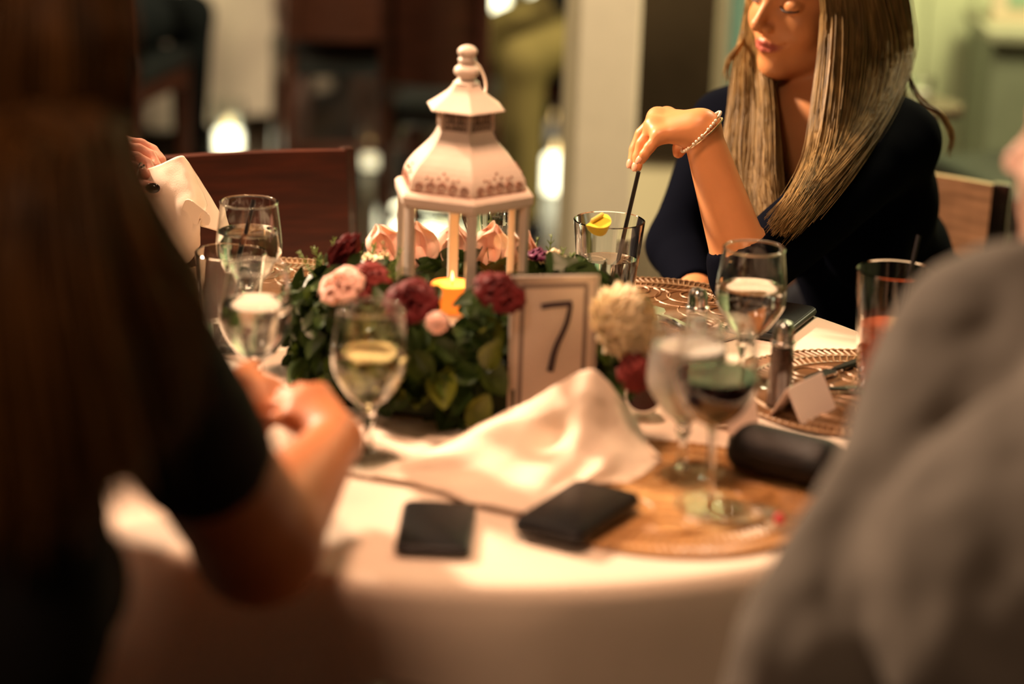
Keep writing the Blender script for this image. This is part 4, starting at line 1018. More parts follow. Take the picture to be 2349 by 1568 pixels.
# ================================================================== CHAIRS
def chair(c, fwd, label, backM, top=.86, w=.44, group=None, seatM=vinyl, postM=mahog_d, pw=.03, bb=.50, seat=.455):
    c = np.array([c[0], c[1], 0.0]); M = frame(fwd); o = empty('dining_chair', c, label, 'chair', group); L = lambda x, y, z: c + M @ np.array([x, y, z])
    mk('seat', *xf(g_box((w, .42, .05), .02), M, L(0, .21, seat - .035)), seatM, o)
    # solid bent back panel
    n = 14; V = []; cur = .035; rake = .05
    for zz, k in ((bb, 0), (top - .004, 1), (top, 1)):
        pass
    for side in (0, 1):
        for i in range(n + 1):
            u = i / n * 2 - 1
            for z in (bb, (bb + top) / 2, top): V.append(L(u * (w / 2 - pw * .4), -.02 - cur * (1 - u * u) - rake * (z - bb) / .4 + (.016 if side else 0), z))
    F = []; h = (n + 1) * 3
    for i in range(n):
        for j in range(2): F.append((i * 3 + j, i * 3 + j + 1, i * 3 + 4 + j, i * 3 + 3 + j)); F.append((h + i * 3 + 3 + j, h + i * 3 + 4 + j, h + i * 3 + j + 1, h + i * 3 + j))
        F.append((i * 3 + 2, h + i * 3 + 2, h + i * 3 + 5, i * 3 + 5)); F.append((i * 3 + 3, h + i * 3 + 3, h + i * 3, i * 3))
    F += [(0, h, h + 1, 1), (1, h + 1, h + 2, 2), (n * 3 + 1, h + n * 3 + 1, h + n * 3, n * 3), (n * 3 + 2, h + n * 3 + 2, h + n * 3 + 1, n * 3 + 1)]
    mk('backrest', V, F, backM, o, smooth=False)
    for q in (-1, 1):
        pts = [L(q * (w / 2), .0, 0), L(q * (w / 2), .0, seat), L(q * (w / 2), -.025, bb), L(q * (w / 2), -.025 - rake * (top - bb) / .4, top + .0005)]
        mb = MB(); V = []
        for p in pts:
            for a, b in ((-1, -1), (1, -1), (1, 1), (-1, 1)): V.append(p + M @ np.array([a * pw / 2, b * pw * .42, 0]))
        mb.add(V, [(i * 4 + j, i * 4 + (j + 1) % 4, i * 4 + 4 + (j + 1) % 4, i * 4 + 4 + j) for i in range(3) for j in range(4)] + [(3, 2, 1, 0), (12, 13, 14, 15)])
        ob = mb.build('post', postM, o, smooth=False); bv = ob.modifiers.new('bevel', 'BEVEL'); bv.width = .004; bv.segments = 2
        mk('leg', *xf(g_box((.034, .034, seat - .05), .004), M, L(q * (w / 2 - .02), .39, (seat - .05) / 2)), postM, o, smooth=False)
        mk('side_rail', *xf(g_box((.02, .36, .045), .003), M, L(q * (w / 2 - .015), .20, seat - .085)), postM, o, smooth=False)
    mk('front_rail', *xf(g_box((w - .05, .02, .045), .003), M, L(0, .39, seat - .085)), postM, o, smooth=False)
    mk('stretcher', *xf(g_box((w - .03, .018, .025), .003), M, L(0, .02, .2)), postM, o, smooth=False)
    return o
# empty chair facing the lens across the left of the table
rt = P(822, 345, 3.50); fw = nrm(np.array([.45, -.89, 0])); sd = np.cross(fw, [0, 0, 1.0])
wE = .50; cE = rt[:2] + (sd if sd[0] < 0 else -sd)[:2] * wE / 2
chair(cE - fw[:2] * 0 + fw[:2] * .02, fw, 'empty mahogany chair with a solid curved back behind the napkin and goblet', mahog, top=.850, w=wE, bb=.53, pw=.022)
cA = P(2288, 408, 3.78)[:2] + np.array([-.94, .34]) * .22
chair(cA, (-.34, -.94, 0), 'mahogany chair with glossy right post behind the blonde woman', mahog_l, top=.765, w=.44, bb=.50)
chair((-.62, 1.30), (.35, .93, 0), 'dark chair under the woman with long chestnut hair', mahog_d, top=.80, w=.42)
chair((.54, 1.30), (-.24, .97, 0), 'dark chair under the man in the light grey shirt', mahog_d, top=.86, w=.46)
chair((-1.18, 2.95), (.97, .1, 0), 'mahogany chair under the person holding up a napkin', mahog_d, top=.80)
chair((.045, 1.73), (-.03, 1, 0), 'reddish chair pushed in at the near side, its top just in view', mahog, top=.835, w=.30, bb=.52)

# ================================================================== PEOPLE
# ---- woman in navy
FWD = nrm(np.array([-.55, -.83, 0])); 
hl, hf, hu = np.array([math.cos(.88), -math.sin(.88), 0]), np.array([-math.sin(.88), -math.cos(.88), 0]), np.array([0, 0, 1.0])
MH = np.stack([hl, hf, hu], 1)
def axrot(v, a):
    v = nrm(v); K = np.array([[0, -v[2], v[1]], [v[2], 0, -v[0]], [-v[1], v[0], 0]]); return np.eye(3) + math.sin(a) * K + (1 - math.cos(a)) * K @ K
MH = axrot(hl, math.radians(13)) @ MH                 # chin slightly down
MH = axrot(np.array([0, 1.0, 0]), math.radians(9)) @ MH   # leaning to her left
nose = P(1728, 62, 3.38)
HC = nose - MH @ np.array([0, .110, -.032])
wr = P(1607, 297, 3.115); el = P(1712, 628, 3.16)
mcp = [P(1530, 266, 3.175), P(1508, 270, 3.155), P(1500, 290, 3.130), P(1512, 312, 3.108)]
pip = [P(1490, 298, 3.185), P(1472, 308, 3.160), P(1473, 330, 3.130), P(1490, 338, 3.105)]
dip = [P(1470, 330, 3.185), P(1457, 343, 3.160), P(1464, 360, 3.130), P(1478, 355, 3.105)]
tip = [P(1459, 354, 3.180), P(1450, 377, 3.155), P(1462, 384, 3.128), P(1472, 368, 3.108)]
thb = [P(1580, 322, 3.165), P(1560, 338, 3.175), P(1556, 350, 3.175)]
A_over = dict(pel=(.60, 3.64, .56), wai=(.54, 3.55, .69), che=(.475, 3.44, .815), nek=(.425, 3.42, .925), hed=HC,
              shL=P(2070, 322, 3.42), shR=P(1668, 288, 3.56), elL=el, wrL=wr, elR=P(1560, 560, 3.50), wrR=P(1600, 680, 3.36),
              handL=(mcp, pip, dip, tip, thb), sleeve=dict(L=.56, R=.9), vneck=True, wrinkle=.0025, loose=.004, topname='navy_top',
              knL=(.30, 3.25, .49), knR=(.10, 3.42, .49), anL=(.32, 3.25, .09), anR=(.12, 3.42, .09))
rootA, JA, MHA, MTA, tfA = seated_person('woman in a navy top with long blonde hair, looking down, hand over a straw', (.66, 3.63), FWD,
    (skin, navy, darkjean, hair_bl), res=.005, bodyres=.0027, over=A_over, headM=MH, hair_obj=False)
hA = lambda x, y, z: HC + MH @ np.array([x, y, z])
# scalp shell
F_ = Fld(HC - .16, HC + .17, .004); F_.ell(hA(0, -.022, .034), (.079, .096, .088), MH, .02)
F_.cap(hA(0, -.075, .01), hA(0, -.07, -.06), .052, .045, .02); F_.ell(hA(0, .105, -.030), (.062, .080, .088), MH, .01, 's')
V, Fc = F_.mesh(); mk('scalp_hair', V, Fc, hair_bl, rootA)
# lashes, brows, nails, necklace
for q in (-1, 1):
    pts = [hA(q * x, y, z) for x, y, z in ((.017, .0765, -.0035), (.025, .0800, -.0065), (.034, .0795, -.0075), (.043, .0735, -.0065), (.0475, .0690, -.0045))]
    mk('eyelashes', *g_tube(cr(pts, 14), [.0006] + [.0013] * 12 + [.0006], 6), lash, rootA)
    pts = [hA(q * x, y, z) for x, y, z in ((.012, .0835, .020), (.026, .0815, .025), (.040, .0745, .024), (.049, .066, .019))]
    mk('eyebrow', *g_tube(cr(pts, 12), np.linspace(.0026, .0010, 12), 6), hair_dk, rootA)
for i in (0, 1, 2, 3):
    d = nrm(tip[i] - dip[i]); mk('fingernail', *xf(g_sphere(.0052, 10, 6, (.9, .35, 1.3)), frame(np.array([-.6, -.6, .35]), d), tip[i] + np.array([-.0042, -.0030, .0018])), pinknail, rootA)
# bracelets (worn, so they stay things of their own)
wd_ = nrm(el - wr); bx = nrm(np.cross(wd_, [0, 1, 0])); by = np.cross(wd_, bx); bc = wr + wd_ * .003
for bi, (tiltb, rad, nm) in enumerate(((.55, .0310, 'pearl beaded bracelet worn on the wrist of the woman in navy'), (.40, .0305, 'thin pale gold bangle worn on the wrist of the woman in navy'))):
    ring = []; bcc = bc + wd_ * .004 * bi
    for k in range(40):
        a = 2 * PI * k / 40; ring.append(bcc + bx * rad * math.cos(a) + by * rad * math.sin(a) + wd_ * (-tiltb * .030 * math.cos(a)))
    if bi == 0:
        bo = empty('bracelet', bcc, nm, 'bracelet'); mk('cord', *g_tube(ring, .0009, 5, closed=True), gold, bo)
        for k in range(40):
            if k % 5 != 4: mk('bead', *xf(g_sphere(.0022, 8, 6), None, ring[k]), pearl, bo)
    else: tag(mk('bracelet', *g_tube(ring, .0014, 6, closed=True), gold, loc=bcc), nm, 'bracelet')
# long straight hair
def G(*pts): return [np.array(p) for p in pts]
gR = [  # falls on the picture's right side of the face, over her chest
  G(hA(.006, .075, .105), hA(.045, .060, .085), hA(.070, .045, .02), P(1893, 100, 3.34), P(1880, 240, 3.31), P(1868, 360, 3.26), P(1832, 450, 3.16), P(1785, 518, 3.12)),
  G(hA(.010, .055, .118), hA(.055, .045, .088), hA(.080, .030, .02), P(1925, 100, 3.33), P(1912, 250, 3.29), P(1890, 370, 3.24), P(1845, 455, 3.17), P(1788, 522, 3.12)),
  G(hA(.012, .030, .124), hA(.060, .020, .095), hA(.088, .005, .02), P(1970, 100, 3.36), P(1950, 240, 3.31), P(1915, 360, 3.25), P(1860, 450, 3.18), P(1800, 520, 3.13)),
  G(hA(.012, .000, .126), hA(.062, -.010, .100), hA(.092, -.020, .03), P(2020, 100, 3.40), P(2000, 220, 3.34), P(1955, 330, 3.27), P(1885, 430, 3.20), P(1812, 515, 3.13)),
  G(hA(.010, -.030, .124), hA(.062, -.045, .100), hA(.092, -.052, .03), P(2058, 90, 3.44), P(2045, 180, 3.39), P(2000, 280, 3.31), P(1925, 385, 3.23), P(1830, 490, 3.15)),
  G(hA(.008, -.060, .115), hA(.055, -.078, .090), hA(.085, -.085, .03), P(2082, 80, 3.48), P(2072, 150, 3.44), P(2035, 235, 3.36), P(1970, 330, 3.27), P(1870, 440, 3.18))]
gL = [  # the far side of the face
  G(hA(-.006, .075, .105), hA(-.045, .060, .085), hA(-.066, .050, .02), P(1735, 110, 3.47), P(1745, 230, 3.47), P(1745, 340, 3.43), P(1740, 420, 3.41), P(1752, 500, 3.36)),
  G(hA(-.010, .055, .118), hA(-.055, .045, .088), hA(-.080, .030, .02), P(1712, 110, 3.48), P(1712, 240, 3.47), P(1702, 350, 3.44), P(1705, 430, 3.42), P(1722, 490, 3.38)),
  G(hA(-.012, .030, .124), hA(-.060, .020, .095), hA(-.088, .005, .02), P(1700, 140, 3.50), P(1690, 250, 3.48), P(1678, 350, 3.45), P(1688, 430, 3.42), P(1706, 480, 3.40)),
  G(hA(-.012, .000, .126), hA(-.062, -.010, .100), hA(-.090, -.020, .03), P(1730, 150, 3.53), P(1722, 260, 3.51), P(1700, 350, 3.47), P(1706, 430, 3.44), P(1720, 485, 3.41))]
gL.insert(0, G(hA(-.004, .080, .098), hA(-.040, .066, .080), hA(-.060, .056, .02), P(1752, 130, 3.46), P(1764, 240, 3.40), P(1768, 330, 3.36), P(1770, 410, 3.33), P(1778, 500, 3.30)))
gC = [  # inner layers behind the chin, darker in shade
  G(hA(-.03, -.09, .06), hA(-.06, -.09, .0), P(1760, 150, 3.55), P(1770, 230, 3.53), P(1765, 320, 3.49), P(1768, 400, 3.45), P(1775, 480, 3.40)),
  G(hA(.0, -.105, .06), hA(-.02, -.10, -.02), P(1800, 170, 3.58), P(1795, 250, 3.56), P(1795, 330, 3.52), P(1790, 410, 3.45), P(1790, 490, 3.40))]
gB = [  # back of the head
  G(hA(.008, -.060, .115), hA(.05, -.10, .07), hA(.065, -.105, -.02), P(2060, 170, 3.52), P(2060, 225, 3.52), P(2040, 300, 3.54)),
  G(hA(0, -.07, .112), hA(0, -.118, .06), hA(0, -.12, -.03), P(1960, 190, 3.58), P(1970, 260, 3.58), P(1970, 330, 3.60)),
  G(hA(-.008, -.060, .115), hA(-.05, -.10, .07), hA(-.07, -.10, -.02), P(1800, 190, 3.62), P(1790, 260, 3.62), P(1790, 330, 3.62))]
gf = [G(hA(.085, -.06, .03), P(2075, 150, 3.47), P(2110, 235, 3.44), P(2155, 260, 3.43), P(2180, 310, 3.43), P(2174, 356, 3.43)),
      G(hA(.085, -.06, .03), P(2078, 150, 3.47), P(2120, 232, 3.44), P(2160, 262, 3.43), P(2186, 312, 3.43), P(2176, 362, 3.43))]
gf2 = [G(hA(-.08, .03, .03), P(1710, 60, 3.48), P(1690, 110, 3.46), P(1668, 140, 3.46), P(1662, 175, 3.46)),
       G(hA(-.08, .03, .03), P(1712, 60, 3.48), P(1696, 110, 3.46), P(1674, 145, 3.46), P(1668, 190, 3.46))]
strands('long_hair', [(gR, 5200, .0055), (gL, 3400, .0050), (gC, 1200, .008), (gB, 2200, .007), (gf, 26, .0012), (gf2, 22, .002)], hair_bl, rootA, 18, .0009, 3)
nk_ = [P(1818, 408, 3.395), P(1840, 417, 3.39), P(1862, 412, 3.39)]
mk('necklace', *g_tube(cr(nk_, 16), .0006, 5), gold, rootA)

# ---- woman with long chestnut hair, back to the lens
hb = P(25, 215, 1.78)
B_over = dict(pel=(-.50, 1.52, .56), wai=(-.47, 1.57, .72), che=(-.42, 1.64, .92), nek=(-.385, 1.68, 1.10), hed=hb,
              shR=P(310, 800, 1.84), shL=(-.57, 1.76, 1.05), elR=P(592, 1240, 2.08), wrR=P(770, 1010, 2.33), elL=(-.60, 2.02, .84), wrL=P(480, 985, 2.36), sleeve=.25, loose=.008,
              armscale=1.04, elr=1.25, wrinkle=.004, topname='black_tee')
wB = np.array(B_over['wrR'])
mB = [P(735, 905, 2.38), P(705, 915, 2.37), P(680, 935, 2.355), P(665, 960, 2.34)]
pB = [P(690, 895, 2.40), P(655, 905, 2.39), P(632, 930, 2.375), P(625, 960, 2.355)]
dB = [P(665, 905, 2.42), P(632, 920, 2.41), P(612, 945, 2.39), P(610, 975, 2.37)]
tB = [P(650, 925, 2.42), P(620, 942, 2.41), P(606, 965, 2.39), P(608, 992, 2.37)]
hB = [P(760, 950, 2.37), P(720, 930, 2.41), P(690, 935, 2.43)]
B_over['handR'] = (mB, pB, dB, tB, hB)
wL2 = P(520, 960, 2.36)
B_over['wrL'] = wL2
B_over['handL'] = ([P(585, 875, 2.42), P(590, 895, 2.40), P(592, 920, 2.385), P(590, 945, 2.37)], [P(622, 880, 2.43), P(628, 900, 2.42), P(628, 925, 2.40), P(620, 948, 2.38)],
                   [P(645, 893, 2.44), P(650, 912, 2.43), P(648, 935, 2.41), P(638, 955, 2.39)], [P(662, 905, 2.44), P(668, 925, 2.43), P(664, 945, 2.41), P(652, 962, 2.39)],
                   [P(545, 880, 2.38), P(565, 850, 2.42), P(585, 838, 2.44)])
rootB, JB, MB_, _, _ = seated_person('woman with long chestnut hair in a black T-shirt, seen from behind at the left', (-.50, 1.50), (.42, .9, 0), (skin_b, blackt, darkjean, hair_br), res=.009, bodyres=.006, over=B_over, hair_obj=False,
                                 headM=np.stack([nrm(np.array([-.80, .60, 0])), nrm(np.array([.60, .80, 0])), np.array([0, 0, 1.0])], 1))
MBh = np.stack([nrm(np.array([-.80, .60, 0])), nrm(np.array([.60, .80, 0])), np.array([0, 0, 1.0])], 1); hB_ = lambda x, y, z: hb + MBh @ np.array([x, y, z])
F_ = Fld(hb - .17, hb + .17, .006); F_.ell(hB_(0, -.022, .036), (.082, .098, .090), MBh, .02); F_.cap(hB_(0, -.07, 0), hB_(0, -.06, -.09), .062, .055, .02); F_.ell(hB_(0, .10, -.03), (.062, .080, .088), MBh, .01, 's')
V, Fc = F_.mesh(); mk('scalp_hair', V, Fc, hair_br, rootB)
def backg(x0, lowpts): return lowpts
gB1 = [G(hB_(-.01, .03, .124), hB_(-.07, .01, .09), hB_(-.088, -.01, 0), P(235, 260, 1.80), P(262, 420, 1.80), P(330, 560, 1.80), P(395, 680, 1.80), P(430, 800, 1.80)),
       G(hB_(-.01, .0, .126), hB_(-.07, -.02, .09), hB_(-.088, -.04, 0), P(195, 280, 1.72), P(230, 450, 1.70), P(290, 640, 1.70), P(340, 820, 1.72), P(365, 980, 1.74)),
       G(hB_(-.01, -.03, .124), hB_(-.06, -.07, .09), hB_(-.07, -.09, 0), P(130, 320, 1.66), P(150, 520, 1.64), P(190, 760, 1.64), P(230, 980, 1.66), P(250, 1120, 1.68)),
       G(hB_(0, -.06, .118), hB_(-.02, -.11, .07), hB_(-.02, -.12, -.02), P(40, 360, 1.62), P(50, 560, 1.60), P(80, 800, 1.60), P(110, 1040, 1.62), P(120, 1180, 1.64)),
       G(hB_(.01, -.06, .118), hB_(.04, -.10, .07), hB_(.05, -.11, -.02), P(-60, 360, 1.64), P(-50, 560, 1.62), P(-30, 800, 1.62), P(0, 1040, 1.64), P(10, 1180, 1.66)),
       G(hB_(.01, -.03, .124), hB_(.06, -.06, .09), hB_(.085, -.06, 0), P(-160, 300, 1.7), P(-160, 500, 1.7), P(-140, 760, 1.7), P(-120, 960, 1.72), P(-100, 1100, 1.72)),
       G(hB_(.01, .02, .124), hB_(.07, .0, .09), hB_(.09, .0, 0), P(-190, 300, 1.82), P(-200, 480, 1.82), P(-190, 700, 1.82), P(-180, 900, 1.82), P(-160, 1000, 1.82))]
gB2 = [G(hB_(-.01, .06, .115), hB_(-.06, .05, .08), hB_(-.08, .03, 0), P(225, 200, 1.86), P(250, 330, 1.88), P(285, 470, 1.88), P(350, 590, 1.88), P(420, 700, 1.86)),
       G(hB_(-.01, .03, .124), hB_(-.07, .01, .09), hB_(-.088, -.01, 0), P(215, 230, 1.80), P(240, 380, 1.80), P(300, 520, 1.80), P(370, 640, 1.82), P(410, 760, 1.82))]
strands('long_hair', [(gB1, 5200, .010), (gB2, 1500, .008)], hair_br, rootB, 16, .0018, 5, wav=.006)

# ---- person holding the napkin, mostly hidden behind her
wC = P(232, 400, 3.10)
C_over = dict(elL=(-.80, 3.13, .80), wrL=(-.72, 2.98, .80), shR=(-.86, 2.80, 1.03), shL=(-.89, 3.10, 1.03), hed=(-.80, 2.96, 1.27), nek=(-.87, 2.95, 1.09), elR=(-.68, 2.86, .84), wrR=wC, sleeve=.9,
   handR=([P(275, 328, 3.12), P(268, 340, 3.10), P(265, 358, 3.08), P(268, 378, 3.06)], [P(322, 332, 3.13), P(318, 345, 3.11), P(312, 362, 3.09), P(306, 382, 3.07)],
          [P(350, 345, 3.13), P(346, 358, 3.11), P(338, 375, 3.09), P(326, 392, 3.07)], [P(372, 368, 3.12), P(362, 384, 3.10), P(350, 396, 3.08), P(336, 402, 3.07)],
          [P(270, 420, 3.07), P(308, 426, 3.06), P(344, 428, 3.055)]))
rootC, JC, _, _, _ = seated_person('person holding up a white napkin, a ring and black nails, behind the dark haired woman', (-1.02, 2.93), (.99, .05, 0), (skin_c, blackwool, darkjean, hair_dk), res=.010, bodyres=.0035, over=C_over)
mk('thumbnail', *xf(g_sphere(.0070, 14, 8, (1.35, .40, .95)), frame(np.array([-.1, -1, .15]), (0, 0, 1)), P(351, 431, 3.045)), blacknail, rootC)
rc = P(322, 391, 3.065); rg = empty('ring', rc, 'silver ring with a small stone worn by the hand with the napkin', 'ring')
mk('band', *g_tube([rc + np.array([.004 * math.cos(a) * .5, .0095 * math.cos(a), .0095 * math.sin(a)]) for a in np.linspace(0, 2 * PI, 25)[:-1]], .0011, 6, closed=True), silver, rg)
for dx, dz in ((0, 0), (.003, .002), (-.003, .0025)): mk('stone', *xf(g_sphere(.0022, 7, 4), None, rc + np.array([dx + .003, -.008, .006 + dz])), silver, rg)
# its napkin
n1 = [[P(300, 400, 3.09), P(345, 385, 3.075), P(385, 368, 3.06), P(418, 358, 3.06), P(432, 372, 3.10)],
      [P(290, 450, 3.10), P(335, 440, 3.07), P(390, 430, 3.05), P(440, 425, 3.04), P(455, 420, 3.09)],
      [P(280, 500, 3.12), P(330, 500, 3.09), P(385, 490, 3.06), P(440, 470, 3.03), P(475, 470, 3.07)],
      [P(290, 545, 3.13), P(340, 548, 3.10), P(395, 545, 3.07), P(430, 535, 3.05), P(462, 500, 3.03)],
      [P(320, 590, 3.14), P(365, 600, 3.12), P(405, 605, 3.10), P(435, 600, 3.09), P(458, 560, 3.07)]]
np_ = empty('napkin', P(380, 520, 3.1), 'white napkin held up and unfolding in front of the empty mahogany chair', 'napkin')
cloth_grid('front_fold', n1, 60, 60, clothn, np_, .0012, .002, 30)
n2 = [[P(420, 360, 3.11), P(428, 366, 3.12), P(436, 376, 3.12)],
      [P(440, 430, 3.10), P(462, 425, 3.12), P(474, 436, 3.125)],
      [P(455, 500, 3.09), P(486, 480, 3.11), P(506, 492, 3.12)],
      [P(462, 520, 3.09), P(500, 530, 3.10), P(532, 548, 3.12)]]
cloth_grid('rear_fold', n2, 30, 40, clothn, np_, .0012, .001, 30)
# rolled hem in the middle of it
rows = []
for t in np.linspace(0, 1, 7):
    cx = 432 + 36 * t; cy = 462 + 30 * t; rows.append([P(cx - 18, cy + 26 + 10 * t, 3.045), P(cx - 6, cy - 4, 3.020), P(cx + 12, cy + 2, 3.015), P(cx + 12, cy + 22, 3.03), P(cx - 2, cy + 24, 3.04)])
rows = [[r_[j] for r_ in rows] for j in range(5)]
cloth_grid('rolled_fold', rows, 30, 24, clothn, np_, .0012, .0006, 30)

# ---- man in the light grey shirt
D_over = dict(pel=(.49, 1.52, .56), wai=(.455, 1.57, .74), che=(.44, 1.66, .93), nek=(.48, 1.74, 1.09), hed=P(2590, 335, 2.02), shL=P(2300, 800, 1.98), shR=(.70, 1.68, 1.05),
              elL=P(1900, 1560, 1.93), wrL=P(1690, 1850, 1.95), elR=(.80, 1.80, .82), wrR=(.66, 2.02, .80), sleeve=.98, loose=.030, infl=2.2, armscale=1.0, wrinkle=.013, topname='shirt')
seated_person('man in a light grey shirt seen from behind at the right edge', (.50, 1.50), (-.45, .89, 0), (skin_d, greyshirt, darkjean, hair_dk), res=.007, bodyres=.007, over=D_over, female=False, hair_long=False,
              headM=np.stack([nrm(np.array([-.6, -.8, 0])), nrm(np.array([-.8, .6, 0])), np.array([0, 0, 1.0])], 1))

# ---- guests far behind
seated_person('guest in black seated before the far tablecloth, upper left', (-1.14, 6.28), (.25, .96, 0), (skin_d, blackwool, blackwool, hair_dk), res=.014, bodyres=.012)
seated_person('guest in dusty pink on the far black seated chair left of the lantern', (-.455, 6.55), (-.22, .975, 0), (skin_c, mauve, mauve, hair_dk), res=.014, bodyres=.012, over=dict(sleeve=.3))
go = np.array([.19, 6.55])
seated_person('guest in olive trousers behind the lantern', go, (-.62, -.78, 0), (skin_d, blackwool, olive, hair_dk), res=.014, bodyres=.012, female=False, hair_long=False)

# ================================================================== FAR FURNITURE
chair((-1.14 - .05, 6.28 - .19), (.25, .96, 0), 'dark chair under the far guest in black', mahog_d, top=.9, w=.42)
chair((-.455 + .045, 6.55 - .195), (-.22, .975, 0), 'dark chair with a black seat under the far guest in dusty pink', mahog_d, top=.9, w=.42)
chair((-.20, 5.62), (.10, 1, 0), 'dark mahogany chair seen from behind to the left of the lantern finial', mahog_d, top=.95, w=.23, bb=.53, seat=.48)
chair(go + np.array([.62, .78]) * .2, (-.62, -.78, 0), 'dark chair under the far guest in olive trousers', mahog_d, top=.9, w=.42)
ft = np.array([-1.32, 7.75])
V = []; F = []; n = 120
for i, (r_, z) in enumerate([(.02, .75), (.55, .75), (.60, .748), (.612, .735)] + [(.615 + .05 * k / 12, .73 - .66 * k / 12) for k in range(13)]):
    for j in range(n):
        a = 2 * PI * j / n; k = max(0, i - 4) / 12; rr = r_ + .05 * k * math.sin(a * 9 + math.sin(a * 2)); V.append((ft[0] + rr * math.cos(a), ft[1] + rr * math.sin(a), z))
for i in range(16):
    for j in range(n): F.append((i * n + j, (i + 1) * n + j, (i + 1) * n + (j + 1) % n, i * n + (j + 1) % n))
F.append(tuple(range(n)))
tag(mk('tablecloth', V, F, cloth), 'pale floor length cloth over the far table, upper left', 'tablecloth')
t2 = empty('round_table', (ft[0], ft[1], 0), 'far table hidden under its pale floor length cloth', 'table')
mk('tabletop', *xf(g_lathe([(1e-4, .71), (.60, .71), (.60, .742), (1e-4, .742)], 40), None, (*ft, 0)), mahog_d, t2)
mk('pedestal', *xf(g_lathe([(1e-4, 0), (.25, 0), (.25, .03), (.05, .06), (.05, .71)], 20), None, (*ft, 0)), mahog_d, t2)
# candle jars on the floor along the back
def jar(px, py, label, r_=.032, hh=.11, glow=cglow, z0=.0102):
    c = T(px, py, z0)[:2]; o = empty('candle_jar', (*c, z0), label, 'candle jar', 'candle jars standing on the far floor')
    mk('jar', *xf(g_lathe([(1e-4, 0), (r_ + .006, 0), (r_ + .008, .003), (r_ + .008, hh + .09), (r_ + .006, hh + .09), (r_ + .006, .006), (1e-4, .006)], 28), None, (*c, z0)), pane_m, o)
    mk('wax', *xf(g_lathe([(1e-4, .007), (r_, .007), (r_, hh * .9), (r_ * .8, hh), (1e-4, hh)], 24), None, (*c, z0)), glow, o)
    mk('flame', *xf(g_lathe([(1e-4, hh), (.006, hh + .008), (.007, hh + .018), (.003, hh + .035), (1e-4, hh + .045)], 12), None, (*c, z0)), flame, o)
jar(1270, 442, 'brightest candle jar on the floor beside the cream pillar', .032, .11)
jar(524, 352, 'bright candle jar on the floor under the far tablecloth', .040, .07)
jar(526, 300, 'second candle jar just behind the bright one under the far tablecloth', .030, .10, cglow2)
jar(848, 388, 'candle jar just right of the empty mahogany chair', .024, .045, cglow2)
jar(935, 545, 'added wide glowing bowl for the bright bar through the left panes of the lantern', .085, .075, cglow)  # glowing bowl invented to make the bright bar behind the panes
jar(1060, 548, 'added wide glowing bowl for the bright bar through the middle panes of the lantern', .055, .065, cglow2)  # second added bowl, carries the same bright bar further right
jar(1272, 330, 'dim candle jar on the floor behind the brightest one', .026, .07, pm('faint_glow', (1, .9, .7), .5, emit=(1, .75, .6), es=.35))
jar(1005, 205, 'dim candle jar low behind the lantern finial', .022, .04, pm('fainter_glow', (1, .9, .7), .5, emit=(1, .75, .5), es=.12))
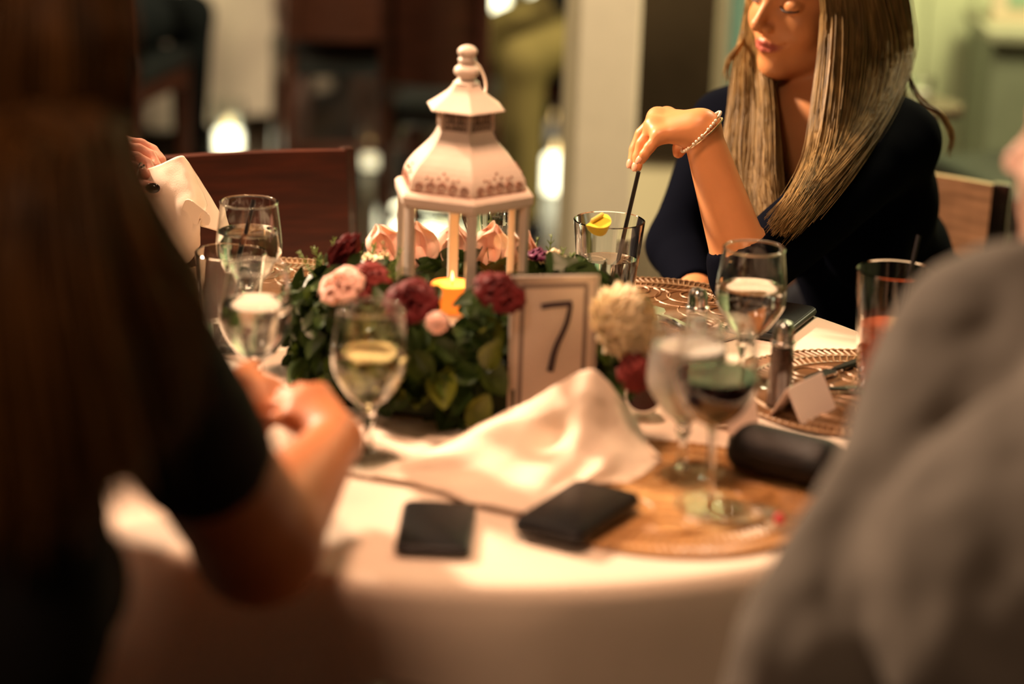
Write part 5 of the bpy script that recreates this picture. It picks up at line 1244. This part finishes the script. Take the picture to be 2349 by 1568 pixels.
# bright glassware at the top edge, on a small side table behind the guest in olive
st = P(1190, -30, 6.9); so = empty('side_table', (st[0], st[1], 0), 'small dark side table at the top edge holding glowing jars', 'side table')
zt = T(1180, 40, .72); zt = zt
sx, sy = P(1185, 30, 7.0)[:2]; szz = P(1185, 42, 7.0)[2]
so.location = (sx, sy, 0)
mk('tabletop', *xf(g_box((.34, .3, .03), .006), None, (sx, sy, szz - .017)), mahog_d, so, smooth=False)
for a in (-1, 1):
    for b in (-1, 1): mk('leg', *xf(g_box((.03, .03, szz - .03), .004), None, (sx + a * .14, sy + b * .12, (szz - .03) / 2)), mahog_d, so, smooth=False)
for px, lab, r_ in ((1140, 'bright candle jar on the side table at the top edge, left one', .036), (1228, 'bright candle jar on the side table at the top edge, right one', .026)):
    c = P(px, 42, 7.0); o = empty('candle_jar', (c[0], c[1], szz), lab, 'candle jar', 'candle jars on the side table')
    mk('jar', *xf(g_lathe([(1e-4, 0), (r_ + .006, 0), (r_ + .008, .003), (r_ + .008, .16), (r_ + .006, .16), (r_ + .006, .005), (1e-4, .005)], 28), None, (c[0], c[1], szz)), pane_m, o)
    mk('wax', *xf(g_lathe([(1e-4, .006), (r_, .006), (r_ * .8, .06), (r_ * .5, .10), (1e-4, .10)], 24), None, (c[0], c[1], szz)), cglow, o)
# cabinet at the right with a pale framed door and a wine glass in front
cx, cy = P(2360, 120, 6.0)[:2]
cb = empty('cabinet', (cx + .15, cy, 0), 'grey green cabinet with a pale framed door, top right', 'cabinet')
zk = P(2330, 88, 6.0)[2]
mk('body', *xf(g_box((.50, .32, zk), .004), None, (cx + .15, cy + .10, zk / 2)), greyp, cb, smooth=False)
mk('top', *xf(g_box((.54, .36, .03), .006), None, (cx + .15, cy + .10, zk + .015)), pm('grey_green_top', (.24, .25, .16), .6, var=.05), cb, smooth=False)
tag(mk('picture_frame', *xf(g_box((.24, .03, .34), .004), None, (cx + .03, cy + .06, zk + .032 + .17)), trimc, loc=(cx + .03, cy + .06, zk + .032)), 'pale frame leaning on the cabinet, top right corner', 'frame')
mk('picture', *xf(g_box((.17, .006, .26), .001), None, (cx + .03, cy + .044, zk + .032 + .17)), wallt, bpy.data.objects['picture_frame'], smooth=False)
# small round side table with a water glass behind her shoulder
gx, gy = P(2112, 232, 5.2)[:2]; gz = P(2112, 236, 5.2)[2]
s3 = empty('side_table', (gx, gy, 0), 'small round table behind the navy shoulder, hidden by it', 'side table')
mk('tabletop', *xf(g_lathe([(1e-4, -.02), (.09, -.02), (.095, -.01), (.09, 0), (1e-4, 0)], 28), None, (gx, gy, gz)), mahog_d, s3)
mk('stand', *xf(g_lathe([(.08, 0), (.08, .02), (.015, .04), (.015, gz - .02)], 20), None, (gx, gy, 0)), mahog_d, s3)
tumbler((gx, gy), gz + .0005, 'pale glass glinting behind the navy shoulder', .055, .022, .028, .5, palew)
# dark curved chair arm at the far right
q = [P(2300, 150, 5.2), P(2298, 200, 5.2), P(2308, 250, 5.2), P(2335, 292, 5.2)]
ch2 = chair((q[3][0] + .32, 5.35), (-.9, -.3, 0), 'dark chair at the right edge behind the man', mahog_d, top=.72, w=.42, bb=.5)
